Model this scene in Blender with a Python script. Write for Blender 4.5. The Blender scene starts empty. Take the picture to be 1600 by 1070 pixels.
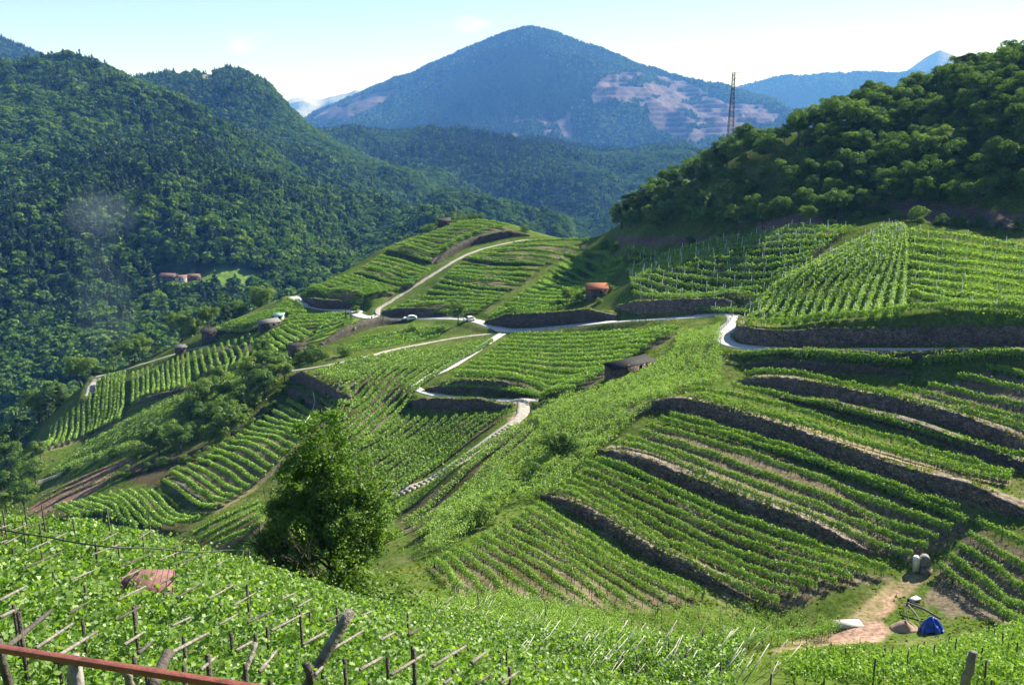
import bpy, math, random
import numpy as np
from mathutils import Vector, Matrix

rng = np.random.default_rng(7)
random.seed(7)
scene = bpy.context.scene
COL = scene.collection

# ------------------------------------------------------------------ camera
PITCH = math.radians(13.46)
F = 1400.0
cam_d = bpy.data.cameras.new("camera")
cam_d.sensor_width = 36.0
cam_d.lens = F / 1600 * 36.0
cam_d.clip_start = 0.2
cam_d.clip_end = 60000
cam = bpy.data.objects.new("camera", cam_d)
COL.objects.link(cam)
cam.location = (0, 0, 0)
cam.rotation_euler = (math.pi / 2 - PITCH, 0, 0)
scene.camera = cam

# ------------------------------------------------------------------ light
SUN_EL = math.radians(36)
SUN_AZ = math.radians(49)        # measured from the view direction towards the right
world = bpy.data.worlds.new("World")
scene.world = world
world.use_nodes = True
nt = world.node_tree
bg = nt.nodes["Background"]
sky = nt.nodes.new("ShaderNodeTexSky")
sky.sky_type = 'NISHITA'
sky.sun_disc = False
sky.sun_elevation = SUN_EL
sky.sun_rotation = SUN_AZ
sky.altitude = 600
sky.air_density = 1.0
sky.dust_density = 0.0
sky.ozone_density = 1.4
tcw = nt.nodes.new("ShaderNodeTexCoord")
nzw = nt.nodes.new("ShaderNodeTexNoise"); nzw.inputs['Scale'].default_value = 9.0; nzw.inputs['Detail'].default_value = 8
mpw = nt.nodes.new("ShaderNodeMapping"); mpw.inputs['Scale'].default_value = (1, 1, 2.6); mpw.inputs['Location'].default_value = (0.3, 0.1, 0.0)
nt.links.new(tcw.outputs['Generated'], mpw.inputs[0]); nt.links.new(mpw.outputs[0], nzw.inputs['Vector'])
rw = nt.nodes.new("ShaderNodeValToRGB"); rw.color_ramp.elements[0].position = 0.62; rw.color_ramp.elements[1].position = 0.85
rw.color_ramp.elements[1].color = (0.55, 0.55, 0.55, 1)
nt.links.new(nzw.outputs[0], rw.inputs[0])
mw = nt.nodes.new("ShaderNodeMix"); mw.data_type = 'RGBA'
nt.links.new(rw.outputs[0], mw.inputs[0]); nt.links.new(sky.outputs[0], mw.inputs[6]); mw.inputs[7].default_value = (13, 13, 13.5, 1)
nt.links.new(mw.outputs[2], bg.inputs[0])
bg.inputs[1].default_value = 0.056
sun_d = bpy.data.lights.new("sun", 'SUN')
sun_d.energy = 5.0
sun_d.angle = math.radians(0.5)
sun_d.color = (1.0, 0.97, 0.91)
sun = bpy.data.objects.new("sun", sun_d)
COL.objects.link(sun)
to_sun = Vector((math.sin(SUN_AZ) * math.cos(SUN_EL), math.cos(SUN_AZ) * math.cos(SUN_EL), math.sin(SUN_EL)))
sun.rotation_euler = to_sun.to_track_quat('Z', 'Y').to_euler()
sun.location = (0, 0, 300)
scene.view_settings.view_transform = 'Standard'
scene.view_settings.look = 'None'
scene.view_settings.exposure = 1.5
scene.view_settings.gamma = 1.0
scene.view_settings.use_curve_mapping = False
scene.cycles.max_bounces = 5
scene.cycles.diffuse_bounces = 2
scene.cycles.glossy_bounces = 1
scene.cycles.transmission_bounces = 3
scene.cycles.transparent_max_bounces = 6
scene.cycles.volume_bounces = 0
scene.cycles.use_denoising = True

# ------------------------------------------------------------------ helpers
CP, SP = math.cos(PITCH), math.sin(PITCH)

def pdir(px, py):
    u = (px - 800.0) / F
    v = (535.0 - py) / F
    return np.array([u, CP + v * SP, -SP + v * CP])

def P(px, py, d):
    k = pdir(px, py)
    return k * (d / k[1])

def proj(x, y, z):
    f = y * CP - z * SP
    up = y * SP + z * CP
    f = np.maximum(f, 1e-3)
    return 800 + F * x / f, 535 - F * up / f

def hash2(ix, iy, seed):
    h = (ix.astype(np.int64) * 374761393 + iy.astype(np.int64) * 668265263 + seed * 974634777) & 0xffffffff
    h = ((h ^ (h >> 13)) * 1274126177) & 0xffffffff
    h = h ^ (h >> 16)
    return (h & 0xffff) / 65535.0

def vnoise(x, y, seed=0):
    x = np.asarray(x, float); y = np.asarray(y, float)
    ix = np.floor(x).astype(np.int64); iy = np.floor(y).astype(np.int64)
    fx = x - ix; fy = y - iy
    fx = fx * fx * (3 - 2 * fx); fy = fy * fy * (3 - 2 * fy)
    a = hash2(ix, iy, seed); b = hash2(ix + 1, iy, seed)
    c = hash2(ix, iy + 1, seed); d = hash2(ix + 1, iy + 1, seed)
    return (a * (1 - fx) + b * fx) * (1 - fy) + (c * (1 - fx) + d * fx) * fy

def fbm(x, y, octv=4, seed=0):
    s = 0; a = 0.5; t = 0
    for i in range(octv):
        s = s + a * vnoise(x * 2 ** i + 17.3 * i, y * 2 ** i - 9.1 * i, seed + i)
        t += a; a *= 0.5
    return s / t

def in_poly(x, y, poly):
    x = np.asarray(x); y = np.asarray(y)
    r = np.zeros(x.shape, bool)
    n = len(poly)
    for i in range(n):
        x1, y1 = poly[i]; x2, y2 = poly[(i + 1) % n]
        if y1 == y2: continue
        c = ((y1 > y) != (y2 > y)) & (x < (x2 - x1) * (y - y1) / (y2 - y1) + x1)
        r ^= c
    return r

def mesh_from(name, V, faces_flat, sizes, mats, mat_idx=None, tint=None, smooth=False, cols=None):
    me = bpy.data.meshes.new(name)
    V = np.asarray(V, np.float32)
    me.vertices.add(len(V)); me.vertices.foreach_set("co", V.ravel())
    ff = np.asarray(faces_flat, np.int32).ravel(); sizes = np.asarray(sizes, np.int32)
    me.loops.add(len(ff)); me.loops.foreach_set("vertex_index", ff)
    me.polygons.add(len(sizes))
    st = np.zeros(len(sizes), np.int32); st[1:] = np.cumsum(sizes)[:-1]
    me.polygons.foreach_set("loop_start", st)
    for m in (mats if isinstance(mats, (list, tuple)) else [mats]):
        me.materials.append(m)
    if mat_idx is not None:
        me.polygons.foreach_set("material_index", np.asarray(mat_idx, np.int32))
    if smooth:
        me.polygons.foreach_set("use_smooth", np.ones(len(sizes), bool))
    if tint is not None:
        at = me.attributes.new("tint", 'FLOAT', 'POINT')
        at.data.foreach_set("value", np.asarray(tint, np.float32))
    if cols is not None:
        at = me.attributes.new("gcol", 'FLOAT_COLOR', 'POINT')
        c4 = np.ones((len(V), 4), np.float32); c4[:, :3] = cols
        at.data.foreach_set("color", c4.ravel())
    me.update(calc_edges=True)
    me.validate()
    return me

class MB:
    """collects faces for one mesh"""
    def __init__(s):
        s.V = []; s.F = []; s.S = []; s.M = []; s.T = []; s.n = 0
    def add(s, V, F, mi=0, tint=None):
        V = np.asarray(V, float).reshape(-1, 3)
        if isinstance(F, np.ndarray):
            s.F.append((F + s.n).ravel()); s.S.append(np.full(len(F), F.shape[1])); s.M.append(np.full(len(F), mi))
        else:
            for f in F:
                s.F.append(np.asarray(f) + s.n); s.S.append(np.array([len(f)])); s.M.append(np.array([mi]))
        s.V.append(V)
        s.T.append(np.full(len(V), 0.5) if tint is None else np.asarray(tint))
        s.n += len(V)
        return s
    def box(s, cx, cy, cz, sx, sy, sz, mi=0, rz=0.0, M=None):
        c = np.array([[a, b, d] for d in (-.5, .5) for b in (-.5, .5) for a in (-.5, .5)]) * [sx, sy, sz]
        if M is not None:
            c = c @ np.array(M).T
        if rz:
            co, si = math.cos(rz), math.sin(rz)
            c = c @ np.array([[co, si, 0], [-si, co, 0], [0, 0, 1]])
        c += [cx, cy, cz]
        return s.add(c, [(0, 2, 3, 1), (4, 5, 7, 6), (0, 1, 5, 4), (2, 6, 7, 3), (0, 4, 6, 2), (1, 3, 7, 5)], mi)
    def tube(s, pts, rad, n=6, mi=0, cap=True):
        pts = [np.asarray(p, float) for p in pts]
        if not hasattr(rad, '__len__'): rad = [rad] * len(pts)
        V = []; 
        for i, p in enumerate(pts):
            t = (pts[min(i + 1, len(pts) - 1)] - pts[max(i - 1, 0)])
            t = t / (np.linalg.norm(t) + 1e-9)
            a = np.array([0, 0, 1.]) if abs(t[2]) < .9 else np.array([1., 0, 0])
            u = np.cross(t, a); u /= np.linalg.norm(u); w = np.cross(t, u)
            for k in range(n):
                an = 2 * math.pi * k / n
                V.append(p + rad[i] * (math.cos(an) * u + math.sin(an) * w))
        Fs = []
        for i in range(len(pts) - 1):
            for k in range(n):
                Fs.append((i * n + k, i * n + (k + 1) % n, (i + 1) * n + (k + 1) % n, (i + 1) * n + k))
        if cap:
            Fs.append(tuple(range(n - 1, -1, -1))); Fs.append(tuple((len(pts) - 1) * n + k for k in range(n)))
        return s.add(V, Fs, mi)
    def mesh(s, name, mats, smooth=False):
        return mesh_from(name, np.vstack(s.V), np.concatenate(s.F), np.concatenate(s.S), mats,
                         np.concatenate(s.M), np.concatenate(s.T), smooth)

def link(name, me, parent=None, loc=None):
    o = bpy.data.objects.new(name, me)
    COL.objects.link(o)
    if parent is not None: o.parent = parent
    if loc is not None: o.location = loc
    return o

def tag(o, label=None, cat=None, group=None, kind=None):
    if label: o["label"] = label
    if cat: o["category"] = cat
    if group: o["group"] = group
    if kind: o["kind"] = kind
    return o

def empty(name, loc, label, cat, group=None, rz=0.0):
    o = bpy.data.objects.new(name, None)
    o.empty_display_size = 0.3
    COL.objects.link(o); o.location = loc; o.rotation_euler = (0, 0, rz)
    return tag(o, label, cat, group)

# ------------------------------------------------------------------ materials
def new_mat(name):
    m = bpy.data.materials.new(name); m.use_nodes = True
    t = m.node_tree
    for n in list(t.nodes): t.nodes.remove(n)
    out = t.nodes.new("ShaderNodeOutputMaterial")
    return m, t, out

def ramp(t, stops):
    r = t.nodes.new("ShaderNodeValToRGB")
    e = r.color_ramp.elements
    while len(e) < len(stops): e.new(0.5)
    for i, (p, c) in enumerate(stops):
        e[i].position = p; e[i].color = (*c, 1)
    return r

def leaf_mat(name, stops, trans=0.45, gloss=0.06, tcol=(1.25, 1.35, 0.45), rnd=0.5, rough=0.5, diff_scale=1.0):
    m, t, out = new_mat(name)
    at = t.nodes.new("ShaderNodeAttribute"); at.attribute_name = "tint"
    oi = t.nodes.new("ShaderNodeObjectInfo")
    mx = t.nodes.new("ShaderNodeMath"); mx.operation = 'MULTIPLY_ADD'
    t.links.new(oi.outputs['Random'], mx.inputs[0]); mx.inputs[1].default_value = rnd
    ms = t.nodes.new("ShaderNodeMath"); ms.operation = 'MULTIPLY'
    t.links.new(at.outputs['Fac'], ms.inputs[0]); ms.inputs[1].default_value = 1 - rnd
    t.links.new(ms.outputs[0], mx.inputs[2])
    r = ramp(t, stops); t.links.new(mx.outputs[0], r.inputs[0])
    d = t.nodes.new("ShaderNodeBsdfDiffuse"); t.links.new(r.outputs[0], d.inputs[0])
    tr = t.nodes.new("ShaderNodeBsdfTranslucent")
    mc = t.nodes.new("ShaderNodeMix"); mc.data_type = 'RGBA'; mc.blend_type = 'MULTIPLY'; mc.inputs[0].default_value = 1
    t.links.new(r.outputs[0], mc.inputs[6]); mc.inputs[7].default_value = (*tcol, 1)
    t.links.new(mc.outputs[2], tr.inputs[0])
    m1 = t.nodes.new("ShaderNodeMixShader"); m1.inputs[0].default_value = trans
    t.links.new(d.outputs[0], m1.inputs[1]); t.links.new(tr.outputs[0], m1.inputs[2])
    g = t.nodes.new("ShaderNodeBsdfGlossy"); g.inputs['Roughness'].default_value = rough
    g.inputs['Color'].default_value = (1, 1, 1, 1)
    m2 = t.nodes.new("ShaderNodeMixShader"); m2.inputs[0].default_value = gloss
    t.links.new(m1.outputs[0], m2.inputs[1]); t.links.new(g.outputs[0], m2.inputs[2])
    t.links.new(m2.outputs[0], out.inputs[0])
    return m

def rough_mat(name, c1, c2, scale=3.0, rough=0.9, bump=0.3, bscale=None, detail=6, metallic=0.0, coord='Object', stops=None, bdist=0.1):
    m, t, out = new_mat(name)
    tc = t.nodes.new("ShaderNodeTexCoord")
    n = t.nodes.new("ShaderNodeTexNoise"); n.inputs['Scale'].default_value = scale; n.inputs['Detail'].default_value = detail
    n.inputs['Roughness'].default_value = 0.65
    t.links.new(tc.outputs[coord], n.inputs['Vector'])
    r = ramp(t, stops or [(0.3, c1), (0.7, c2)]); t.links.new(n.outputs[0], r.inputs[0])
    b = t.nodes.new("ShaderNodeBsdfPrincipled"); b.inputs['Roughness'].default_value = rough
    b.inputs['Metallic'].default_value = metallic
    b.inputs['Specular IOR Level'].default_value = 0.25
    t.links.new(r.outputs[0], b.inputs['Base Color'])
    if bump:
        n2 = t.nodes.new("ShaderNodeTexNoise"); n2.inputs['Scale'].default_value = bscale or scale * 4; n2.inputs['Detail'].default_value = 5
        t.links.new(tc.outputs[coord], n2.inputs['Vector'])
        bp = t.nodes.new("ShaderNodeBump"); bp.inputs['Strength'].default_value = bump; bp.inputs['Distance'].default_value = bdist
        t.links.new(n2.outputs[0], bp.inputs['Height']); t.links.new(bp.outputs[0], b.inputs['Normal'])
    t.links.new(b.outputs[0], out.inputs[0])
    return m

def ground_mat(name, s1=1.6, s2=9.0, amt=0.75, bump=0.6, bdist=0.15):
    m, t, out = new_mat(name)
    at = t.nodes.new("ShaderNodeAttribute"); at.attribute_name = "gcol"
    tc = t.nodes.new("ShaderNodeTexCoord")
    n = t.nodes.new("ShaderNodeTexNoise"); n.inputs['Scale'].default_value = s1; n.inputs['Detail'].default_value = 8; n.inputs['Roughness'].default_value = 0.75
    t.links.new(tc.outputs['Object'], n.inputs['Vector'])
    r = ramp(t, [(0.3, (1 - amt,) * 3), (0.5, (1, 1, 1)), (0.72, (1 + amt,) * 3)])
    t.links.new(n.outputs[0], r.inputs[0])
    mc = t.nodes.new("ShaderNodeMix"); mc.data_type = 'RGBA'; mc.blend_type = 'MULTIPLY'; mc.inputs[0].default_value = 1
    t.links.new(at.outputs['Color'], mc.inputs[6]); t.links.new(r.outputs[0], mc.inputs[7])
    b = t.nodes.new("ShaderNodeBsdfDiffuse")
    t.links.new(mc.outputs[2], b.inputs[0])
    n2 = t.nodes.new("ShaderNodeTexNoise"); n2.inputs['Scale'].default_value = s2; n2.inputs['Detail'].default_value = 6
    t.links.new(tc.outputs['Object'], n2.inputs['Vector'])
    bp = t.nodes.new("ShaderNodeBump"); bp.inputs['Strength'].default_value = bump; bp.inputs['Distance'].default_value = bdist
    t.links.new(n2.outputs[0], bp.inputs['Height']); t.links.new(bp.outputs[0], b.inputs['Normal'])
    t.links.new(b.outputs[0], out.inputs[0])
    return m

def stone_mat(name, c1, c2, mortar, scale=2.2):
    m, t, out = new_mat(name)
    tc = t.nodes.new("ShaderNodeTexCoord")
    v = t.nodes.new("ShaderNodeTexVoronoi"); v.inputs['Scale'].default_value = scale; v.feature = 'F1'
    mp = t.nodes.new("ShaderNodeMapping"); mp.inputs['Scale'].default_value = (1, 1, 1.7)
    t.links.new(tc.outputs['Object'], mp.inputs[0]); t.links.new(mp.outputs[0], v.inputs['Vector'])
    v2 = t.nodes.new("ShaderNodeTexVoronoi"); v2.inputs['Scale'].default_value = scale; v2.feature = 'DISTANCE_TO_EDGE'
    t.links.new(mp.outputs[0], v2.inputs['Vector'])
    r = ramp(t, [(0.0, c1), (1.0, c2)]); t.links.new(v.outputs['Color'], r.inputs[0])
    rm = ramp(t, [(0.02, (0, 0, 0)), (0.09, (1, 1, 1))]); t.links.new(v2.outputs['Distance'], rm.inputs[0])
    n = t.nodes.new("ShaderNodeTexNoise"); n.inputs['Scale'].default_value = 0.6; n.inputs['Detail'].default_value = 6
    t.links.new(tc.outputs['Object'], n.inputs['Vector'])
    rn = ramp(t, [(0.3, (0.55, 0.58, 0.5)), (0.7, (1.25, 1.15, 1.1))]); t.links.new(n.outputs[0], rn.inputs[0])
    mm = t.nodes.new("ShaderNodeMix"); mm.data_type = 'RGBA'; mm.blend_type = 'MULTIPLY'; mm.inputs[0].default_value = 1
    t.links.new(r.outputs[0], mm.inputs[6]); t.links.new(rn.outputs[0], mm.inputs[7])
    mx = t.nodes.new("ShaderNodeMix"); mx.data_type = 'RGBA'
    t.links.new(rm.outputs[0], mx.inputs[0]); mx.inputs[6].default_value = (*mortar, 1); t.links.new(mm.outputs[2], mx.inputs[7])
    b = t.nodes.new("ShaderNodeBsdfPrincipled"); b.inputs['Roughness'].default_value = 0.9
    t.links.new(mx.outputs[2], b.inputs['Base Color'])
    bp = t.nodes.new("ShaderNodeBump"); bp.inputs['Strength'].default_value = 0.8; bp.inputs['Distance'].default_value = 0.08
    t.links.new(rm.outputs[0], bp.inputs['Height']); t.links.new(bp.outputs[0], b.inputs['Normal'])
    t.links.new(b.outputs[0], out.inputs[0])
    return m

M = {}
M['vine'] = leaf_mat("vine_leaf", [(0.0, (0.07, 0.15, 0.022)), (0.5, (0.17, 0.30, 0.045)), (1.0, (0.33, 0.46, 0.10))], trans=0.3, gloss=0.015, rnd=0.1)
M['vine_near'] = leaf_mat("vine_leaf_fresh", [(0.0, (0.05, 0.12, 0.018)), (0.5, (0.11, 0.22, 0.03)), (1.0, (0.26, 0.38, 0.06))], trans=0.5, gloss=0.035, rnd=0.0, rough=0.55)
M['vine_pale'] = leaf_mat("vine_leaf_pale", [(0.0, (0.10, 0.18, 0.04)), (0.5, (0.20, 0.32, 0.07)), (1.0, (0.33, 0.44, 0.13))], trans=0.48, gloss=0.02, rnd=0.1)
M['crown'] = leaf_mat("crown_leaf", [(0.0, (0.055, 0.11, 0.02)), (0.5, (0.105, 0.185, 0.034)), (1.0, (0.21, 0.29, 0.06))], trans=0.38, gloss=0.012, rnd=0.6)
M['conifer'] = leaf_mat("needle", [(0.0, (0.022, 0.05, 0.018)), (1.0, (0.05, 0.09, 0.03))], trans=0.12, gloss=0.01, rnd=0.6)
M['forest'] = leaf_mat("forest_leaf", [(0.0, (0.05, 0.105, 0.024)), (0.5, (0.088, 0.165, 0.03)), (1.0, (0.17, 0.25, 0.045))], trans=0.2, gloss=0.0, rnd=0.8)
M['big'] = leaf_mat("walnut_leaf", [(0.0, (0.045, 0.10, 0.014)), (0.5, (0.10, 0.19, 0.028)), (1.0, (0.2, 0.31, 0.045))], trans=0.48, gloss=0.015, rnd=0.0)
M['grass'] = leaf_mat("grass_blade", [(0.0, (0.08, 0.12, 0.02)), (0.6, (0.13, 0.19, 0.03)), (1.0, (0.24, 0.22, 0.09))], trans=0.4, gloss=0.02, rnd=0.0)
M['bark'] = rough_mat("bark", (0.045, 0.035, 0.028), (0.12, 0.095, 0.075), 8, bump=0.5)
M['stem'] = rough_mat("vine_stem", (0.03, 0.024, 0.02), (0.08, 0.06, 0.045), 10, bump=0)
M['wood'] = rough_mat("grey_wood", (0.14, 0.12, 0.10), (0.38, 0.34, 0.30), 6, bump=0.5, stops=[(0.3, (0.08, 0.07, 0.06)), (0.5, (0.18, 0.16, 0.14)), (0.75, (0.34, 0.31, 0.28))])
M['dwood'] = rough_mat("dark_wood", (0.035, 0.03, 0.026), (0.13, 0.11, 0.095), 6, bump=0.5)
M['pwood'] = rough_mat("bleached_wood", (0.38, 0.36, 0.32), (0.62, 0.6, 0.56), 6, bump=0.3)
M['post'] = rough_mat("concrete_post", (0.55, 0.55, 0.55), (0.75, 0.75, 0.74), 5, bump=0)
M['ground'] = ground_mat("ground")
M['hill'] = ground_mat("mountain_ground", 0.03, 0.2, 0.5, 0.6, 3.0)
M['stone'] = stone_mat("porphyry_wall", (0.075, 0.06, 0.053), (0.25, 0.195, 0.175), (0.025, 0.022, 0.02), 1.8)
M['stone_dark'] = stone_mat("dark_wall", (0.045, 0.04, 0.034), (0.14, 0.12, 0.105), (0.018, 0.016, 0.014), 2.0)
M['redstone'] = stone_mat('red_stone', (0.2, 0.11, 0.09), (0.36, 0.22, 0.18), (0.1, 0.06, 0.05))
M['road'] = rough_mat("asphalt_pale", (0.40, 0.39, 0.38), (0.52, 0.51, 0.5), 0.8, bump=0.1)
M['path'] = rough_mat("gravel_path", (0.20, 0.18, 0.15), (0.46, 0.42, 0.37), 1.2, bump=0.4)
M['dirt'] = rough_mat("red_dirt", (0.26, 0.17, 0.13), (0.42, 0.29, 0.23), 1.2, bump=0.4)
M['rust'] = rough_mat("rusty_paint", (0.13, 0.035, 0.025), (0.30, 0.10, 0.065), 9, rough=0.45, bump=0.15, stops=[(0.3, (0.09, 0.035, 0.025)), (0.55, (0.22, 0.07, 0.05)), (0.66, (0.2, 0.07, 0.05)), (0.7, (0.36, 0.33, 0.3))])
M['greym'] = rough_mat("weathered_paint", (0.12, 0.11, 0.10), (0.32, 0.3, 0.28), 12, rough=0.6, bump=0.2)
M['metal'] = rough_mat("galvanised", (0.12, 0.12, 0.13), (0.2, 0.2, 0.21), 4, rough=0.5, bump=0, metallic=0.3)
M['darkm'] = rough_mat("dark_metal", (0.03, 0.03, 0.032), (0.07, 0.07, 0.07), 4, rough=0.5, bump=0)
M['tile'] = rough_mat("roof_tile", (0.26, 0.09, 0.05), (0.48, 0.2, 0.12), 3, bump=0.5)
M['oldtile'] = rough_mat('old_tile', (0.2, 0.11, 0.085), (0.34, 0.2, 0.16), 1.5, bump=0.5)
M['slate'] = rough_mat('slate', (0.15, 0.145, 0.14), (0.27, 0.26, 0.25), 2, bump=0.3)
M['tin'] = rough_mat("rusty_tin", (0.12, 0.055, 0.05), (0.22, 0.12, 0.11), 2.5, bump=0.3)
M['plaster'] = rough_mat("pale_plaster", (0.42, 0.38, 0.34), (0.6, 0.55, 0.5), 1, bump=0.1)
M['white'] = rough_mat("white_paint", (0.62, 0.62, 0.6), (0.8, 0.8, 0.79), 3, rough=0.5, bump=0.05)
M['tarp'] = rough_mat("blue_tarp", (0.008, 0.035, 0.33), (0.025, 0.09, 0.55), 1.5, rough=0.35, bump=0.4, bscale=6)
M['concrete'] = rough_mat("concrete", (0.34, 0.33, 0.31), (0.55, 0.54, 0.52), 2, bump=0.2)
M['glass'] = rough_mat("dark_glass", (0.01, 0.012, 0.015), (0.03, 0.035, 0.04), 3, rough=0.12, bump=0)
M['tyre'] = rough_mat("rubber", (0.012, 0.012, 0.012), (0.03, 0.03, 0.03), 5, rough=0.8, bump=0)
M['greyd'] = rough_mat("dirty_metal", (0.10, 0.09, 0.085), (0.34, 0.33, 0.32), 2.5, bump=0.1)
M['teal'] = rough_mat("turquoise_sheet", (0.3, 0.5, 0.46), (0.45, 0.62, 0.58), 3, bump=0)
M['black'] = rough_mat("dark_hole", (0.008, 0.008, 0.008), (0.015, 0.015, 0.015), 5, bump=0)
M['cloth'] = rough_mat("jacket", (0.03, 0.035, 0.06), (0.05, 0.055, 0.09), 5, bump=0)
M['skin'] = rough_mat("skin", (0.5, 0.32, 0.24), (0.55, 0.36, 0.27), 5, bump=0)

# ------------------------------------------------------------------ terrain of the near and middle ground
CTRL = [  # px, py, depth, z offset  (visible surface points)
 # foreground canopy (ground is 1.7 below the leaves)
 (-150,1075,8.5,-1.7),(0,1070,9,-1.7),(400,1070,9.5,-1.7),(800,1070,11,-1.7),(600,1070,10,-1.7),
 (0,960,14,-1.7),(300,960,15,-1.7),(500,1000,14.5,-1.7),(0,890,22,-1.7),(200,890,24,-1.7),(400,930,24,-1.7),
 (-150,830,40,-1.7),(0,818,40,-1.7),(150,832,40,-1.7),(300,850,39,-1.7),(400,882,37,-1.7),(500,925,34,-1.7),
 (600,965,32,-1.7),(700,1000,27,-1.7),(800,1020,26,-1.7),(640,935,52,-1.7),(700,950,50,-1.7),
 (850,1068,22,-1.7),(950,1070,30,-1.7),(750,1035,20,-1.7),
 (800,940,66,-1.7),(900,990,58,-1.7),(1000,1010,62,-1.7),(1100,1040,60,-1.7),(900,950,74,-1.7),(1050,985,84,-1.7),(1250,975,92,-1.7),
 (1200,1050,64,0),(1300,1060,66,0),(1450,1060,66,0),(1650,1060,64,0),(1300,1010,84,0),(1390,1000,88,0),(1600,1000,82,0),
 # gully between
 (650,890,88,0),(700,920,80,0),(760,930,82,0),(620,830,122,0),(560,850,112,0),(480,850,112,0),(400,830,118,0),
 # big terraced field
 (1320,970,93,0),(1460,985,90,0),(1440,890,104,0),(1380,925,99,0),(1230,940,97,0),(1060,930,95,0),(900,900,92,0),(785,925,84,0),
 (680,870,96,0),(810,790,112,0),(850,770,116,0),(930,705,128,0),(1000,870,103,0),(1100,770,118,0),(1250,830,110,0),
 (985,655,138,0),(1025,638,141,0),(1160,668,134,0),(1243,697,129,0),(1374,742,121,0),(1505,780,113,0),(1650,800,108,0),(1600,880,100,0),(1600,950,92,0),
 (1160,596,156,0),(1342,633,142,0),(1505,670,132,0),(1650,700,124,0),(1100,600,156,0),
 (1145,553,168,0),(1300,560,158,0),(1430,562,152,0),(1600,553,148,0),(1750,553,144,0),
 (1128,540,172,0),(1152,495,196,0),(1300,546,160,0),(1400,545,156,0),(1600,543,149,0),
 # green strip between the fields
 (1110,530,180,0),(1000,600,158,0),(900,700,133,0),(800,770,118,0),(740,800,112,0),(700,840,104,0),(820,680,142,0),(900,630,154,0),(700,740,136,0),
 (1060,520,190,0),(950,590,166,0),
 # middle spur
 (620,775,140,0),(700,720,150,0),(800,650,160,0),(560,780,140,0),(500,740,152,0),(560,700,160,0),(640,690,164,0),(720,650,168,0),
 (640,605,190,0),(700,625,178,0),(840,625,168,0),(690,600,188,0),(800,606,180,0),(870,607,176,0),(670,588,196,0),(760,540,226,0),
 (800,520,240,0),(930,516,228,0),(1060,510,205,0),(900,560,200,0),(560,600,196,0),(550,640,182,0),(600,640,182,0),
 (490,580,216,0),(430,583,224,0),(560,560,222,0),(620,543,236,0),(700,530,244,0),(640,570,208,0),
 # yellow row field and its surroundings
 (337,792,152,0),(251,748,176,0),(390,762,158,0),(446,625,206,0),(521,645,190,0),(400,700,176,0),(300,720,184,0),
 (300,830,134,0),(160,812,160,0),(90,795,184,0),(235,770,168,0),(60,805,188,0),(150,742,208,0),(200,710,216,0),(270,690,206,0),(330,660,210,0),(400,620,214,0),
 (60,745,226,0),(120,700,238,0),(250,620,244,0),(350,585,246,0),(420,560,246,0),(20,720,238,0),
 # left vertical rows fields
 (62,705,250,0),(140,678,250,0),(207,635,252,0),(295,605,252,0),(75,665,266,0),(150,590,284,0),(205,580,282,0),(295,550,282,0),(350,540,280,0),(395,520,284,0),(400,545,268,0),
 (330,517,292,0),(410,507,286,0),(480,545,246,0),(440,512,276,0),(540,508,268,0),(455,465,312,0),(430,470,312,0),(400,488,302,0),(490,484,298,0),(545,484,294,0),
 (560,520,258,0),(640,512,262,0),
 # road and knoll
 (560,492,284,0),(600,498,280,0),(640,498,278,0),(700,497,268,0),(740,502,256,0),(800,517,242,0),(880,510,236,0),(960,503,230,0),(1060,495,214,0),
 (475,462,302,0),(524,472,297,0),(569,468,296,0),(546,429,318,0),(621,449,306,0),(595,399,336,0),(660,415,322,0),(604,388,342,0),(680,402,330,0),
 (700,352,368,0),(760,345,370,0),(800,352,362,0),(830,373,346,0),(850,376,342,0),(760,386,336,0),(700,415,316,0),(620,467,296,0),
 (726,401,326,0),(850,412,310,0),(920,372,336,0),(707,418,312,0),(797,449,290,0),(700,485,276,0),(756,485,268,0),
 (765,495,258,0),(850,492,250,0),(940,392,318,0),(970,405,300,0),(932,455,268,0),(960,470,246,0),(960,365,340,0),(900,375,338,0),
 # shaded field, lit spur, right field
 (965,482,240,0),(1000,490,232,0),(1100,490,216,0),(1175,483,205,0),(980,455,246,0),(1180,462,212,0),(975,385,300,0),(1100,378,270,0),(1250,360,235,0),(1100,420,240,0),
 (1170,505,190,0),(1225,447,200,0),(1282,413,205,0),(1340,381,211,0),(1330,450,188,0),(1408,497,164,0),(1412,440,184,0),(1410,394,198,0),(1410,348,216,0),(1260,500,180,0),
 (1500,366,202,0),(1640,380,192,0),(1560,430,175,0),(1470,485,162,0),(1600,485,158,0),
 # foot of the wood and its slope
 (965,352,330,0),(1050,372,292,0),(1200,358,252,0),(1300,350,238,0),(1420,328,236,0),(1520,338,218,0),(1650,338,208,0),
 (1000,325,336,0),(1150,318,278,0),(1300,300,256,0),(1420,270,254,0),(1520,280,234,0),(1650,260,220,0),
 (1050,300,325,0),(1150,262,298,0),(1230,235,286,0),(1300,215,282,0),(1400,185,292,0),(1500,140,296,0),(1600,105,292,0),(1720,60,286,0),
 (1450,235,266,0),(1600,190,246,0),
]
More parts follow.
